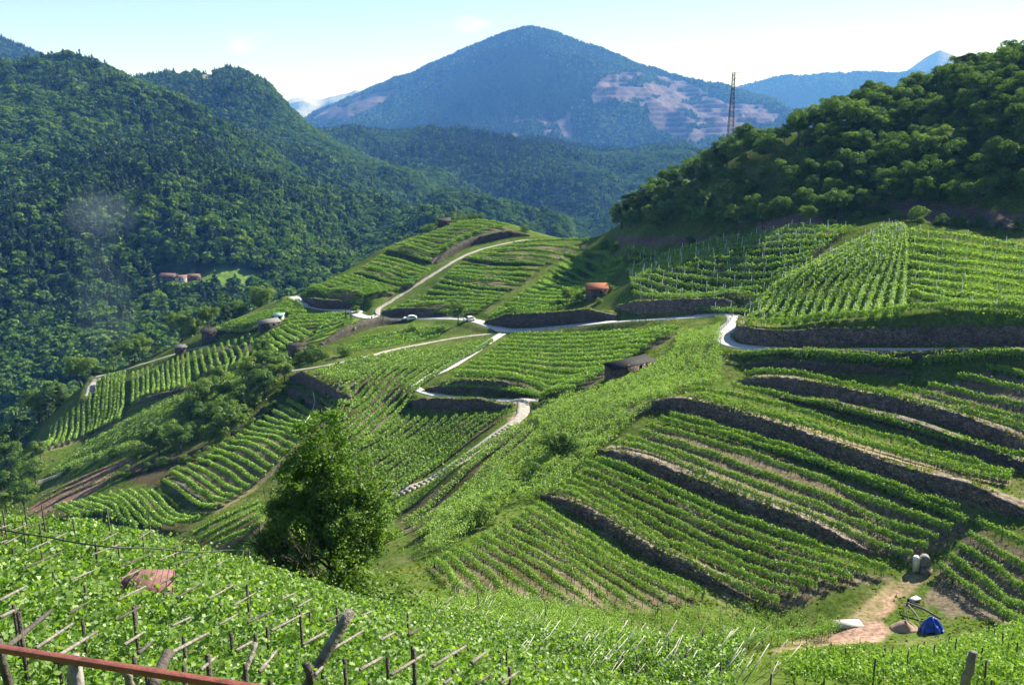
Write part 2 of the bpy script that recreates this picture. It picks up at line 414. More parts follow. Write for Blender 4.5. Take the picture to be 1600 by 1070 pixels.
HID = [ # x-direction pixel, depth, z  (ground the picture does not show)
 (800,1,-3.4),(200,1,-3.4),(1500,1,-3.4),(800,5,-6.2),(0,5,-5.6),(1600,5,-7.2),(1650,12,-12.0),(1400,14,-12.5),(1100,14,-12.4),(1100,9,-9.4),(1200,24,-19.0),(1400,35,-24),(1650,35,-24),(1200,35,-23.5),
 (0,62,-34),(150,62,-36),(300,60,-36),(420,58,-36),(520,52,-33),(-150,62,-33),
 (0,110,-72),(150,110,-70),(300,95,-60),(0,150,-84),(-150,150,-88),(-200,110,-72),
 (-100,240,-112),(-200,300,-150),(0,330,-140),(100,350,-145),(200,360,-140),(300,370,-135),(380,380,-128),(-100,420,-185),(100,450,-185),(300,460,-180),
 (450,400,-120),(520,420,-118),(600,430,-105),(700,440,-90),(780,430,-82),(860,420,-80),(940,420,-85),(450,500,-180),(600,520,-170),(800,520,-150),(960,480,-110),(1040,520,-80),
 (1150,440,-75),(1250,440,-62),(1350,430,-45),(1450,420,-28),(1550,400,-12),(1700,380,5),(1150,530,-90),(1400,530,-70),(1600,520,-40),
 (1900,200,-5),(1900,120,-25),(1900,60,-32),(1900,300,25),
]
pts = [P(a, b, d) + np.array([0, 0, o]) for a, b, d, o in CTRL]
for a, d, z in HID:
    pts.append(np.array([(a - 800) / F * d * 1.0, d, z]))
pts = np.array(pts)

X0, X1, Y0, Y1, STEP = -440.0, 360.0, -6.0, 540.0, 1.0
gx = np.arange(X0, X1 + .1, STEP); gy = np.arange(Y0, Y1 + .1, STEP)
GX, GY = np.meshgrid(gx, gy)
def tps(r2):
    return r2 * np.log(r2 + 1e-6) * 0.5
S_ = 100.0
q = pts[:, :2] / S_
def warp(y):          # denser weighting near the camera, where the slope is steep
    return y
K = tps(((q[:, None, :] - q[None, :, :]) ** 2).sum(-1)) + np.eye(len(q)) * 2e-4
Pm = np.c_[np.ones(len(q)), q]
A = np.block([[K, Pm], [Pm.T, np.zeros((3, 3))]])
w = np.linalg.solve(A, np.r_[pts[:, 2], 0, 0, 0])
Z = np.zeros(GX.shape)
for i in range(GX.shape[0]):
    e = np.c_[GX[i] / S_, GY[i] / S_]
    r2 = ((e[:, None, :] - q[None, :, :]) ** 2).sum(-1)
    Z[i] = tps(r2) @ w[:-3] + w[-3] + e @ w[-2:]

def hz(x, y, G=None):
    G = Z if G is None else G
    fx = np.clip((np.asarray(x) - X0) / STEP, 0, len(gx) - 1.001); fy = np.clip((np.asarray(y) - Y0) / STEP, 0, len(gy) - 1.001)
    ix = fx.astype(int); iy = fy.astype(int); fx = fx - ix; fy = fy - iy
    return (G[iy, ix] * (1 - fx) + G[iy, ix + 1] * fx) * (1 - fy) + (G[iy + 1, ix] * (1 - fx) + G[iy + 1, ix + 1] * fx) * fy

TT = np.concatenate([np.arange(4, 60, 0.25), np.arange(60, 560, 0.5)])
def cast(px, py, dmin=4, up=0.0):
    k = pdir(px, py); k = k / k[1]
    t = TT[TT >= dmin]
    z = k[2] * t; g = hz(k[0] * t, t) + up
    below = z < g
    if not below.any():
        i = int(np.argmin(z - g)); 
        return np.array([k[0] * t[i], t[i], hz(k[0] * t[i], t[i])])
    i = int(np.argmax(below))
    if i == 0: tt = t[0]
    else:
        a = z[i - 1] - g[i - 1]; b = z[i] - g[i]
        tt = t[i - 1] + (t[i] - t[i - 1]) * a / (a - b + 1e-9)
    return np.array([k[0] * tt, tt, hz(k[0] * tt, tt)])

def castline(pl, dmin=4, up=0.0):
    return np.array([cast(a, b, dmin, up) for a, b in pl])

def resample(pl, step):
    pl = np.asarray(pl, float)
    seg = np.linalg.norm(np.diff(pl[:, :2], axis=0), axis=1)
    s = np.r_[0, np.cumsum(seg)]
    n = max(2, int(round(s[-1] / step)) + 1)
    t = np.linspace(0, s[-1], n)
    return np.c_[[np.interp(t, s, pl[:, i]) for i in range(pl.shape[1])]].T

def smooth_line(pl, it=2):
    pl = np.asarray(pl, float)
    for _ in range(it):      # chaikin
        o = [pl[0]]
        for a, b in zip(pl[:-1], pl[1:]):
            o += [a * .75 + b * .25, a * .25 + b * .75]
        o.append(pl[-1]); pl = np.array(o)
    return pl

def nearest(pl, pad):
    """for grid cells near polyline pl: mask slice, signed distance (+ = away from camera side), index of nearest sample"""
    x0, x1 = pl[:, 0].min() - pad, pl[:, 0].max() + pad; y0, y1 = pl[:, 1].min() - pad, pl[:, 1].max() + pad
    ix0, ix1 = max(0, int((x0 - X0) / STEP)), min(len(gx), int((x1 - X0) / STEP) + 2)
    iy0, iy1 = max(0, int((y0 - Y0) / STEP)), min(len(gy), int((y1 - Y0) / STEP) + 2)
    sl = (slice(iy0, iy1), slice(ix0, ix1))
    gxx, gyy = GX[sl], GY[sl]
    best = np.full(gxx.shape, 1e9); bi = np.zeros(gxx.shape, int)
    for i, p in enumerate(pl):
        d = (gxx - p[0]) ** 2 + (gyy - p[1]) ** 2
        m = d < best; best[m] = d[m]; bi[m] = i
    return sl, np.sqrt(best), bi

# --- roads: the grid is levelled under them
def carve(pl, half, blend=2.5):
    sl, d, bi = nearest(pl, half + blend + 1)
    t = np.clip((d - half) / blend, 0, 1); t = t * t * (3 - 2 * t)
    Z[sl] = Z[sl] * t + pl[bi, 2] * (1 - t)

def road_line(pxl, step=1.0, dmin=60):
    pl = castline(pxl, dmin)
    pl = resample(smooth_line(pl, 2), step)
    k = 9
    zz = np.pad(pl[:, 2], (k, k), 'edge'); zz = np.convolve(zz, np.ones(2 * k + 1) / (2 * k + 1), 'valid')
    pl[:, 2] = zz
    return pl

def strip_mesh(name, pl, half, mat, up=0.05, nx=4, edge_noise=0.0, thick=0.0):
    n = len(pl); t = np.gradient(pl[:, :2], axis=0); t /= np.linalg.norm(t, axis=1)[:, None] + 1e-9
    nr = np.c_[-t[:, 1], t[:, 0]]
    V = []
    for j in range(nx + 1):
        o = (j / nx * 2 - 1) * half
        oo = o * (1 + edge_noise * (vnoise(np.arange(n) * .35, np.full(n, j * 3.1), 5) - .5))
        x = pl[:, 0] + nr[:, 0] * oo; y = pl[:, 1] + nr[:, 1] * oo
        V.append(np.c_[x, y, np.maximum(pl[:, 2], hz(x, y)) + up])
    V = np.stack(V, 1).reshape(-1, 3)
    i = np.arange(n - 1)[:, None] * (nx + 1) + np.arange(nx)[None, :]
    Fq = np.stack([i, i + 1, i + nx + 2, i + nx + 1], -1).reshape(-1, 4)
    # turned-down edges
    V2 = V.copy().reshape(n, nx + 1, 3); L = V2[:, 0].copy(); R = V2[:, -1].copy(); L[:, 2] -= 0.5; R[:, 2] -= 0.5
    b = len(V); V = np.vstack([V, L, R]); k = np.arange(n - 1)
    FL = np.stack([b + k, k * (nx + 1), (k + 1) * (nx + 1), b + k + 1], -1)
    FR = np.stack([k * (nx + 1) + nx, b + n + k, b + n + k + 1, (k + 1) * (nx + 1) + nx], -1)
    Fq = np.vstack([Fq, FL, FR])
    return mesh_from(name, V, Fq, np.full(len(Fq), 4), mat)

ROADS = [  # name, pixels, half width, material, object label
 ('road', [(1720,545),(1600,546),(1500,547),(1400,548),(1300,548),(1200,547),(1150,542),(1130,533),(1132,520),(1146,508),(1152,498),(1146,492),(1120,492),(1060,496),(960,503),(880,510),(820,517),(785,517),(755,505),(735,499),(700,497),(640,498),(600,498),(565,495),(552,490),(560,485),(545,484),(490,484),(475,475),(456,463)], 2.0, 'road'),
 ('path', [(600,497),(588,490),(592,482),(620,466),(660,440),(700,413),(725,400),(760,387),(800,378),(830,373),(850,376)], .85, 'path'),
 ('path', [(785,520),(770,532),(740,550),(700,575),(672,587),(652,598),(646,607),(660,616),(720,622),(790,628),(830,624),(842,622)], 1.05, 'road'),
 ('path', [(770,519),(700,532),(620,545),(560,560),(500,572),(450,580),(433,590)], .75, 'path'),
 ('path', [(818,628),(818,642),(800,660),(740,705),(680,745),(612,778)], 1.1, 'path'),
 ('path', [(150,592),(143,604),(138,622)], 1.4, 'path'),
 ('path', [(150,592),(200,576),(260,558),(330,536)], 1.0, 'path'),
 ('path', [(60,760),(120,728),(205,700),(230,690)], 1.0, 'path'),
]
ROADPL = []
for nm, pxl, hw, mt in ROADS:
    pl = road_line(pxl)
    carve(pl, hw + 0.6)
    ROADPL.append(pl)

# --- retaining walls: pixels of the foot, height in metres, how far the terrace reaches back
WALLS = [
 ('retaining_wall', [(1720,539),(1600,540),(1400,541),(1250,542),(1180,540),(1154,534),(1147,525),(1153,514),(1164,505)], 3.1, 12, 'stone', 'long high stone wall beside the road at the foot of the lit vine spur'),
 ('retaining_wall', [(962,484),(1000,491),(1060,491),(1120,488),(1172,482)], 3.4, 8, 'stone', 'curved stone wall above the road below the shaded vineyard'),
 ('retaining_wall', [(757,506),(800,512),(850,510),(905,505),(965,497)], 3.6, 8, 'stone_dark', 'dark stone wall above the road left of the red roofed hut'),
 ('retaining_wall', [(474,470),(492,483),(540,483),(566,479)], 3.2, 8, 'stone_dark', 'dark wall under the lowest terrace of the knoll behind the road bend'),
 ('retaining_wall', [(597,488),(606,496),(650,496),(698,494)], 3.0, 8, 'stone_dark', 'dark wall behind the parked white car'),
 ('retaining_wall', [(603,394),(640,405),(675,413)], 2.2, 7, 'stone_dark', 'short dark wall just under the top terrace of the knoll'),
 ('retaining_wall', [(552,428),(590,437),(628,443)], 1.4, 5, 'stone_dark', 'low wall between the middle and lowest terraces on the knoll left side'),
 ('retaining_wall', [(683,412),(710,397),(745,381),(790,372),(828,369)], 2.6, 8, 'stone_dark', 'dark wall following the upper side of the path onto the knoll'),
 ('retaining_wall', [(722,407),(780,414),(850,416)], 1.6, 5, 'stone_dark', 'dark wall above the middle terrace right of the knoll path'),
 ('retaining_wall', [(690,440),(740,451),(800,454)], 1.2, 5, 'stone_dark', 'low wall above the lowest terrace right of the knoll path'),
 ('retaining_wall', [(505,540),(555,520),(600,508),(636,502)], 2.4, 6, 'stone_dark', 'dark sloping wall carrying the ramp left of the parked car'),
 ('retaining_wall', [(664,611),(700,613),(770,616),(842,620)], 2.6, 7, 'stone_dark', 'dark wall inside the hairpin of the white lane'),
 ('retaining_wall', [(626,628),(650,640),(720,641),(800,637)], 2.2, 5, 'stone_dark', 'dark overgrown bank wall under the white lane hairpin'),
 ('retaining_wall', [(452,592),(485,612),(520,634),(548,640),(556,630)], 3.3, 8, 'stone_dark', 'tall rounded dark wall at the corner of the gravel track'),
 ('retaining_wall', [(432,612),(470,628),(510,652),(535,658)], 2.0, 5, 'stone_dark', 'lower overgrown wall under the rounded wall above the yellow green rows'),
 ('retaining_wall', [(988,656),(1028,640),(1080,649),(1160,669),(1243,697),(1374,743),(1505,783),(1640,812)], 2.3, 7, 'stone', 'longest dark wall crossing the large terraced field'),
 ('retaining_wall', [(928,706),(990,734),(1100,770),(1250,832),(1365,868)], 1.5, 6, 'stone', 'second dark wall down the large terraced field'),
 ('retaining_wall', [(843,776),(900,806),(1000,867),(1100,912),(1180,942)], 1.3, 5, 'stone', 'lowest dark wall of the large terraced field'),
 ('retaining_wall', [(1160,597),(1342,634),(1505,671),(1660,704)], 2.0, 7, 'stone', 'wall with a pale bank above it, second below the road'),
 ('retaining_wall', [(1217,624),(1407,670),(1660,732)], 1.5, 5, 'stone_dark', 'dark wall between the long wall and the pale banked wall'),
 ('retaining_wall', [(1158,571),(1290,583),(1425,588)], 1.5, 6, 'stone_dark', 'dark wall under the first vine row below the road'),
 ('retaining_wall', [(1140,556),(1300,562),(1430,564),(1600,560),(1720,557)], 1.0, 3, 'stone_dark', 'dark wall carrying the road above the terraced field'),
 ('retaining_wall', [(208,634),(250,625),(298,606)], 1.3, 5, 'stone_dark', 'low dark wall under the far left vertical rows'),
 ('retaining_wall', [(330,519),(372,522),(412,512)], 1.6, 6, 'stone_dark', 'dark wall under the small rounded field near the dark wood'),
 ('retaining_wall', [(50,806),(100,778),(150,758),(185,740)], .4, 2.2, 'redstone', 'lowest low wall of reddish stone on the red terrace'),
 ('retaining_wall', [(46,798),(95,770),(150,748),(195,726)], .4, 2.2, 'redstone', 'middle low wall of reddish stone on the red terrace'),
 ('retaining_wall', [(60,782),(110,757),(160,735),(200,717)], .4, 2.2, 'redstone', 'top low wall of reddish stone on the red terrace'),
 ('retaining_wall', [(250,752),(300,782),(338,797)], 1.0, 4, 'stone_dark', 'low wall at the foot of the yellow green rows'),
]
WALLPL = []
def raise_wall(pl, h, reach):
    sl, d, bi = nearest(pl, reach + 2)
    n = len(pl)
    t = np.gradient(pl[:, :2], axis=0); t /= np.linalg.norm(t, axis=1)[:, None] + 1e-9
    nr = np.c_[-t[:, 1], t[:, 0]]
    # uphill = away from the camera
    sg = 1.0 if np.median((nr * pl[:, :2]).sum(1)) > 0 else -1.0
    nr = nr * sg
    side = (GX[sl] - pl[bi, 0]) * nr[bi, 0] + (GY[sl] - pl[bi, 1]) * nr[bi, 1]
    hh = np.asarray(h)[bi] if hasattr(h, '__len__') else h
    on = (side > 0.5) & (bi > 0) & (bi < n - 1)
    f = np.where(on, np.clip((side - 0.5) / 0.8, 0, 1) * np.clip(1 - (side - 1.3) / (reach - 1.3), 0, 1) ** 1.3, 0)
    Z[sl] = Z[sl] + hh * f
    return nr
def taper(n, h):
    s = np.minimum(np.arange(n), n - 1 - np.arange(n)) * 0.8
    return h * np.clip(0.18 + s / 10.0, 0, 1)
for nm, pxl, h, reach, mt, lab in WALLS:
    pl = resample(smooth_line(castline(pxl, 60), 2), 0.8)
    hh = taper(len(pl), h) * (0.96 + 0.07 * vnoise(np.arange(len(pl)) * .12, np.zeros(len(pl)), 3))
    nr = raise_wall(pl, hh, reach)
    WALLPL.append((pl, hh, nr))

for (nm, pxl, hw, mt), pl in zip(ROADS, ROADPL):
    carve(pl, hw + (.9 if mt == 'road' else .5), 1.4)
# gentle unevenness
Z += (fbm(GX / 9, GY / 9, 3, 11) - .5) * 0.5 * np.clip((GY - 10) / 40, 0.1, 1)

PXG, PYG = proj(GX, GY, Z)

# --- wall meshes
def wall_obj(k):
    nm, pxl, h, reach, mt, lab = WALLS[k]
    pl, hh, nr = WALLPL[k]
    n = len(pl)
    base = hz(pl[:, 0], pl[:, 1])
    jit = (rng.random(n) - .5) * 0.14
    a = pl[:, :2] - nr * (0.10 + 0.05 * rng.random(n))[:, None]          # foot leans out
    b = pl[:, :2] + nr * 0.12; c = pl[:, :2] + nr * 1.25
    top = np.minimum(base, pl[:, 2] + .5) + hh + jit + 0.08
    rows = [np.c_[a, base - 0.6], np.c_[(a * .5 + b * .5) + (rng.random((n, 2)) - .5) * .12, base + hh * .5], np.c_[b, top], np.c_[c, top + 0.03], np.c_[c, base - 0.6]]
    V = np.vstack(rows); i = np.arange(n - 1)
    Fq = np.vstack([np.stack([r * n + i, r * n + i + 1, (r + 1) * n + i + 1, (r + 1) * n + i], -1) for r in range(4)])
    mb = MB(); mb.add(V, Fq)
    for e in (0, n - 1):
        mb.add([r[e] for r in rows], [(0, 1, 2, 3, 4)])
    o = link(nm, mb.mesh(nm, M[mt]))
    tag(o, lab, 'wall', 'dry stone walls of the terraces')
for k in range(len(WALLS)): wall_obj(k)

for (nm, pxl, hw, mt), pl in zip(ROADS, ROADPL):
    o = link(nm, strip_mesh(nm, pl, hw, M[mt], 0.06, edge_noise=0.05 if mt == 'road' else 0.5))
    tag(o, kind='structure')

# ------------------------------------------------------------------ vine rows
def leaves(C, N, S, T, kind='quad'):
    """cards: centres, normals, sizes, tints"""
    n = len(C)
    N = N / (np.linalg.norm(N, axis=1)[:, None] + 1e-9)
    R = rng.normal(size=(n, 3)); U = np.cross(N, R); U /= np.linalg.norm(U, axis=1)[:, None] + 1e-9
    W = np.cross(N, U)
    if kind == 'quad':
        sh = np.array([(-1, 0, 0), (-.1, -.62, .22), (1, 0, 0), (.1, .62, .22)])
    elif kind == 'tri':
        sh = np.array([(-1, -.5, 0), (1, -.4, 0), (0, .9, .15)])
    else:  # vine leaf outline
        sh = np.array([(-.75, 0, 0), (-.95, -.45, .15), (-.35, -.62, .12), (-.1, -1.0, .28), (.3, -.55, .1), (1.05, 0, -.15), (.3, .55, .1), (-.1, 1.0, .28), (-.35, .62, .12), (-.95, .45, .15)])
    k = len(sh)
    V = C[:, None, :] + S[:, None, None] * (sh[None, :, 0:1] * U[:, None, :] + sh[None, :, 1:2] * W[:, None, :] + sh[None, :, 2:3] * N[:, None, :])
    Fq = np.arange(n * k).reshape(n, k)
    return V.reshape(-1, 3), Fq, np.repeat(T, k)

def post_mesh(name, h, r, mat):
    mb = MB(); mb.tube([(0, 0, -.3), (0, 0, h)], [r, r * .85], 5)
    return mb.mesh(name, mat)
POSTM = {'wood': post_mesh('post', 1.9, 0.045, M['dwood']), 'grey': post_mesh('post', 2.6, 0.06, M['post'])}

def row_obj(pl, label, group, cat='vine row', h0=0.6, h1=1.65, wid=0.30, dens=1.0, leaf=None, mat='vine', posts=None, pstep=5.0, stems=True, gap=0.0, vig=1.0, patch=1.0, prof='hedge'):
    pl = resample(pl, 0.5)
    n = len(pl)
    if n < 4: return None
    L = np.linalg.norm(np.diff(pl[:, :2], axis=0), axis=1).sum()
    dist = np.linalg.norm(pl[n // 2])
    if leaf is None: leaf = np.clip(dist * 0.00105, 0.08, 0.26)
    per = dens * 2.4 * (h1 - h0 + .3) * 1.2 / (leaf * leaf * 1.3)
    N = int(L * min(per * 1.15, 240))
    s = rng.random(N) * L
    sd = rng.integers(0, 10000)
    # plants about one metre apart; some weak ones
    bush = 0.5 + 0.5 * np.cos(2 * np.pi * s / 1.05 + sd)
    vig_ = vnoise(s * .45, np.full(N, sd), 3)
    keep = rng.random(N) < ((0.8 + 0.2 * bush) * (0.85 + .2 * vig_) if prof == 'roof' else (0.58 + 0.42 * bush) * (0.7 + 0.5 * vig_ * vig)) * (vnoise(s * .11, np.full(N, sd + 7), 9) > gap)
    s = s[keep]; N = len(s); bush = bush[keep]; vig_ = vig_[keep]
    if N < 3: return None
    sl = np.linspace(0, L, n)
    x = np.interp(s, sl, pl[:, 0]); y = np.interp(s, sl, pl[:, 1])
    t = np.gradient(pl[:, :2], axis=0); t /= np.linalg.norm(t, axis=1)[:, None] + 1e-9
    tx = np.interp(s, sl, t[:, 0]); ty = np.interp(s, sl, t[:, 1])
    hh = rng.beta(1.9, 1.1, N) if prof == 'hedge' else rng.beta(2.6, .9, N); top = h1 * (0.86 + 0.28 * vig_ * patch) if prof == 'hedge' else h1 * (.94 + .12 * vig_)
    shoot = rng.random(N) < 0.07
    z = h0 + (top - h0) * hh; z[shoot] = top[shoot] + rng.random(shoot.sum()) * 0.35 * (h1 - h0)
    lat = rng.normal(size=N) * wid * (0.75 + 0.5 * bush) * (0.7 + .6 * np.sin(np.pi * np.clip(hh, 0, 1)))
    if prof == 'roof': lat = (rng.random(N) * 2 - 1) * wid * 2.2 * (.35 + .65 * hh)
    lat[shoot] *= .6
    nx_ = -ty; ny_ = tx
    x = x + nx_ * lat; y = y + ny_ * lat
    C = np.c_[x, y, hz(x, y) + z]
    out = np.sign(lat + 1e-6)
    Nn = np.c_[nx_ * out * .6, ny_ * out * .6 - .15, np.full(N, .65)] + rng.normal(size=(N, 3)) * .65
    S = leaf * (0.6 + .7 * rng.random(N))
    T = np.clip(0.25 + 0.45 * rng.random(N) + 0.35 * (hh - .4) * rng.random(N) + .2 * shoot, 0, 1)
    V, Fq, TT_ = leaves(C, Nn, S, T, 'quad')
    mb = MB(); mb.add(V, Fq, 0, TT_)
    if stems:
        ps = np.arange(.5, L, 1.05)
        px = np.interp(ps, sl, pl[:, 0]); py_ = np.interp(ps, sl, pl[:, 1]); pz = hz(px, py_)
        r = .035
        for i in range(len(ps)):
            j = rng.normal(size=2) * .1
            b = np.array([px[i], py_[i], pz[i]])
            mb.add([b + (-r, 0, -.1), b + (r, 0, -.1), b + (0, r, -.1), b + (j[0] - r, j[1], h0 + .35), b + (j[0] + r, j[1], h0 + .35), b + (j[0], j[1] + r, h0 + .35)],
                   np.array([(0, 1, 4, 3), (1, 2, 5, 4), (2, 0, 3, 5)]), 1)
    base = np.array([pl[0, 0], pl[0, 1], hz(pl[0, 0], pl[0, 1])])
    root = empty('vine_row', base, label, cat, group)
    me = mb.mesh('vines', [M[mat], M['stem']])
    # put vertices in the root's frame
    co = np.vstack(mb.V) - base
    me.vertices.foreach_set("co", co.astype(np.float32).ravel()); me.update()
    o = link('vines', me, root)
    if posts:
        pm = POSTM[posts]
        for sp in np.arange(0.2 + rng.random() * pstep * .8, L, pstep):
            sp = min(L, sp + rng.normal() * .5) if sp > 1 else sp
            px = np.interp(sp, sl, pl[:, 0]); py_ = np.interp(sp, sl, pl[:, 1])
            q_ = link('post', pm, root, (px - base[0], py_ - base[1], float(hz(px, py_)) - base[2]))
            q_.rotation_euler = (rng.normal() * .04, rng.normal() * .04, rng.random() * 3)
            q_.scale = (1, 1, (h1 + .45) / 1.9 * (0.9 + .2 * rng.random()))
    return root

ORD = ['first','second','third','fourth','fifth','sixth','seventh','eighth','ninth','tenth','eleventh','twelfth','thirteenth','fourteenth','fifteenth','sixteenth','seventeenth','eighteenth']
def field(A_, B_, n, what, frm, **kw):
    """rows between two boundary lines given in picture pixels, laid evenly on the ground; first row = A"""
    dmin = kw.pop('dmin', 60)
    m = 24
    upc = kw.get('h1', 1.65) * .72
    a = resample(smooth_line(castline(A_, dmin, upc), 1), 0.5); b = resample(smooth_line(castline(B_, dmin, upc), 1), 0.5)
    fa = np.c_[[np.interp(np.linspace(0, 1, m), np.linspace(0, 1, len(a)), a[:, i]) for i in range(2)]].T
    fb = np.c_[[np.interp(np.linspace(0, 1, m), np.linspace(0, 1, len(b)), b[:, i]) for i in range(2)]].T
    for i in range(n):
        t = i / max(1, n - 1)
        pl = fa * (1 - t) + fb * t
        pl = pl + (fbm(np.arange(m) * .25, np.full(m, i * 5.0), 2, 21) - .5)[:, None] * 0.5
        # ragged ends
        e0, e1 = rng.random(2) * 0.02
        u = np.linspace(e0, 1 - e1, m)
        pl = np.c_[np.interp(u, np.linspace(0, 1, m), pl[:, 0]), np.interp(u, np.linspace(0, 1, m), pl[:, 1])]
        nmr = 'only' if n == 1 else ORD[i]
        row_obj(pl, f"{nmr} vine row {frm} {what}" if n > 1 else f"vine row {frm} {what}", 'vine rows of ' + what, **kw)
    poly = [tuple(p) for p in fa] + [tuple(p) for p in fb[::-1]]
    return poly

FP = []   # (polygon in x,y ; ground colour)
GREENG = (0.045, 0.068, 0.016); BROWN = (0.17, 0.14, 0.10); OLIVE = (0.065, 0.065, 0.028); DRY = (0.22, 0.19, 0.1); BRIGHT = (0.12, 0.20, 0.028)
def fld(*a, col=GREENG, **k): FP.append((field(*a, **k), col))

# the large terraced field
big = dict(posts='wood', pstep=5.5, wid=.2, h0=.7, h1=1.5, dens=1.25)
fld([(1145,551),(1290,560),(1425,566)], [(1145,551),(1290,560),(1425,566)], 1, 'the large terraced field', 'directly under the road in', col=BROWN, **big)
fld([(1440,566),(1520,558),(1640,548)], [(1440,566),(1520,558),(1640,548)], 1, 'the large terraced field', 'at the right end under the road wall in', col=BROWN, **big)
fld([(1155,580),(1309,600),(1407,625),(1640,672)], [(1155,580),(1309,600),(1407,625),(1640,672)], 1, 'the large terraced field', 'on top of the pale banked wall of', col=BROWN, **big)
fld([(1135,600),(1276,629),(1407,662),(1640,712)], [(1135,600),(1276,629),(1407,662),(1640,712)], 1, 'the large terraced field', 'on the narrow dark terrace of', col=BROWN, **big)
fld([(1400,606),(1500,628),(1640,655)], [(1540,572),(1580,578),(1640,590)], 4, 'the upper right corner terrace', 'from the bottom of', col=BROWN, **big)
fld([(1080,620),(1227,655),(1374,700),(1580,748)], [(1080,606),(1227,636),(1374,680),(1590,738)], 3, 'the terrace above the longest wall', 'from the front of', col=DRY, **big)
fld([(1040,648),(1160,677),(1300,722),(1500,795)], [(1040,648),(1160,677),(1300,722),(1500,795)], 1, 'the large terraced field', 'shaded against the longest wall of', col=BROWN, **big)
fld([(955,692),(1100,742),(1250,802),(1430,866)], [(1028,654),(1250,710),(1400,768),(1520,815)], 5, 'the terrace under the longest wall', 'from the front of', col=BROWN, **big)
fld([(855,763),(1000,840),(1130,904),(1225,942)], [(925,716),(1100,782),(1250,846),(1390,892)], 7, 'the terrace under the second wall', 'from the front of', col=OLIVE, **big)
fld([(674,872),(700,892),(720,916)], [(836,786),(912,834),(1010,888),(1105,930)], 12, 'the terrace nearest the large tree', 'from the left of', col=OLIVE, **big)
fld([(1465,882),(1530,925),(1650,975)], [(1525,812),(1580,838),(1660,872)], 5, 'the slope right of the water tank', 'above the bare track on', col=BROWN, **big)

# lit spur and its neighbours above the high wall
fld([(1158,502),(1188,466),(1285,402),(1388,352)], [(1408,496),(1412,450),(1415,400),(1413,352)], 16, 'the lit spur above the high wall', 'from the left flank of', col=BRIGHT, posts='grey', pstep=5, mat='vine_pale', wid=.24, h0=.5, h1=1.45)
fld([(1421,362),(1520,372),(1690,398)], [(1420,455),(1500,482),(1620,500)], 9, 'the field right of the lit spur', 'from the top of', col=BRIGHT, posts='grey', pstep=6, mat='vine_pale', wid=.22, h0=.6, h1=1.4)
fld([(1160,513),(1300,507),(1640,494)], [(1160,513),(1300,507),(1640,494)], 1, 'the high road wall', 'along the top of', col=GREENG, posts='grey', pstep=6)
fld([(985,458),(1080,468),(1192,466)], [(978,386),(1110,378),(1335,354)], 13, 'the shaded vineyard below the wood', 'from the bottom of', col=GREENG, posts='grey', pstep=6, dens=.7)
# knoll
kn = dict(stems=False, prof='roof', h0=.9, h1=1.9, wid=.32, dens=1.2)
fld([(604,391),(640,399),(674,407)], [(713,349),(755,345),(797,353)], 11, 'the top terrace of the knoll', 'from the bottom of', col=GREENG, **kn)
fld([(557,426),(610,441),(650,443)], [(592,401),(640,413),(672,424)], 6, 'the middle left terrace of the knoll', 'from the bottom of', col=GREENG, **kn)
fld([(476,457),(524,472),(570,467)], [(546,430),(580,441),(624,452)], 7, 'the lowest left terrace of the knoll', 'from the bottom of', col=GREENG, **kn)
fld([(728,403),(780,411),(852,414)], [(800,381),(860,375),(922,374)], 5, 'the upper right terrace of the knoll', 'from the bottom of', col=GREENG, **kn)
fld([(687,438),(737,449),(797,452)], [(708,419),(775,422),(843,422)], 5, 'the middle right terrace of the knoll', 'from the bottom of', col=GREENG, **kn)
fld([(604,483),(700,486),(752,484)], [(682,446),(735,456),(790,460)], 6, 'the lowest right terrace of the knoll', 'from the bottom of', col=GREENG, **kn)
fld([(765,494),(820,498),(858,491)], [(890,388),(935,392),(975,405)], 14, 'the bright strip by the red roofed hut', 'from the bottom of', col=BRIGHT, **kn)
# middle spur
fld([(690,603),(800,608),(900,606)], [(800,524),(930,519),(1060,514)], 13, 'the broad field inside the road loop', 'from the bottom of', col=GREENG, h0=.8, h1=1.9, wid=.38, dens=1.1, prof='roof')
fld([(494,581),(530,567)], [(560,700),(640,610),(772,530)], 15, 'the rounded field left of the white lane', 'from the left of', col=OLIVE, dens=1.4, wid=.13, h0=.5, h1=1.4)
fld([(490,735),(560,692),(625,650)], [(616,768),(720,692),(795,640)], 12, 'the field above the pale wall', 'from the left of', col=OLIVE, dens=1.4, wid=.13, h0=.5, h1=1.4)
fld([(618,795),(700,735),(812,660)], [(650,835),(760,750),(845,670)], 4, 'the strip right of the pale wall', 'from the left of', col=OLIVE, mat='vine_pale', dens=.8)
# yellow green field and its neighbours
ye = dict(stems=False, prof='roof', h0=.8, h1=1.6, wid=.2, dens=1.2)
fld([(252,750),(337,792)], [(446,625),(521,645)], 17, 'the yellow green slope by the bushes', 'from the bottom of', col=DRY, **ye)
fld([(82,792),(130,808)], [(235,767),(312,808)], 11, 'the fan of rows at the valley foot', 'from the left of', col=OLIVE, **ye)
fld([(300,838),(360,806),(405,786)], [(340,850),(400,832),(425,800)], 4, 'the strip left of the large tree', 'from the left of', col=OLIVE, **ye)
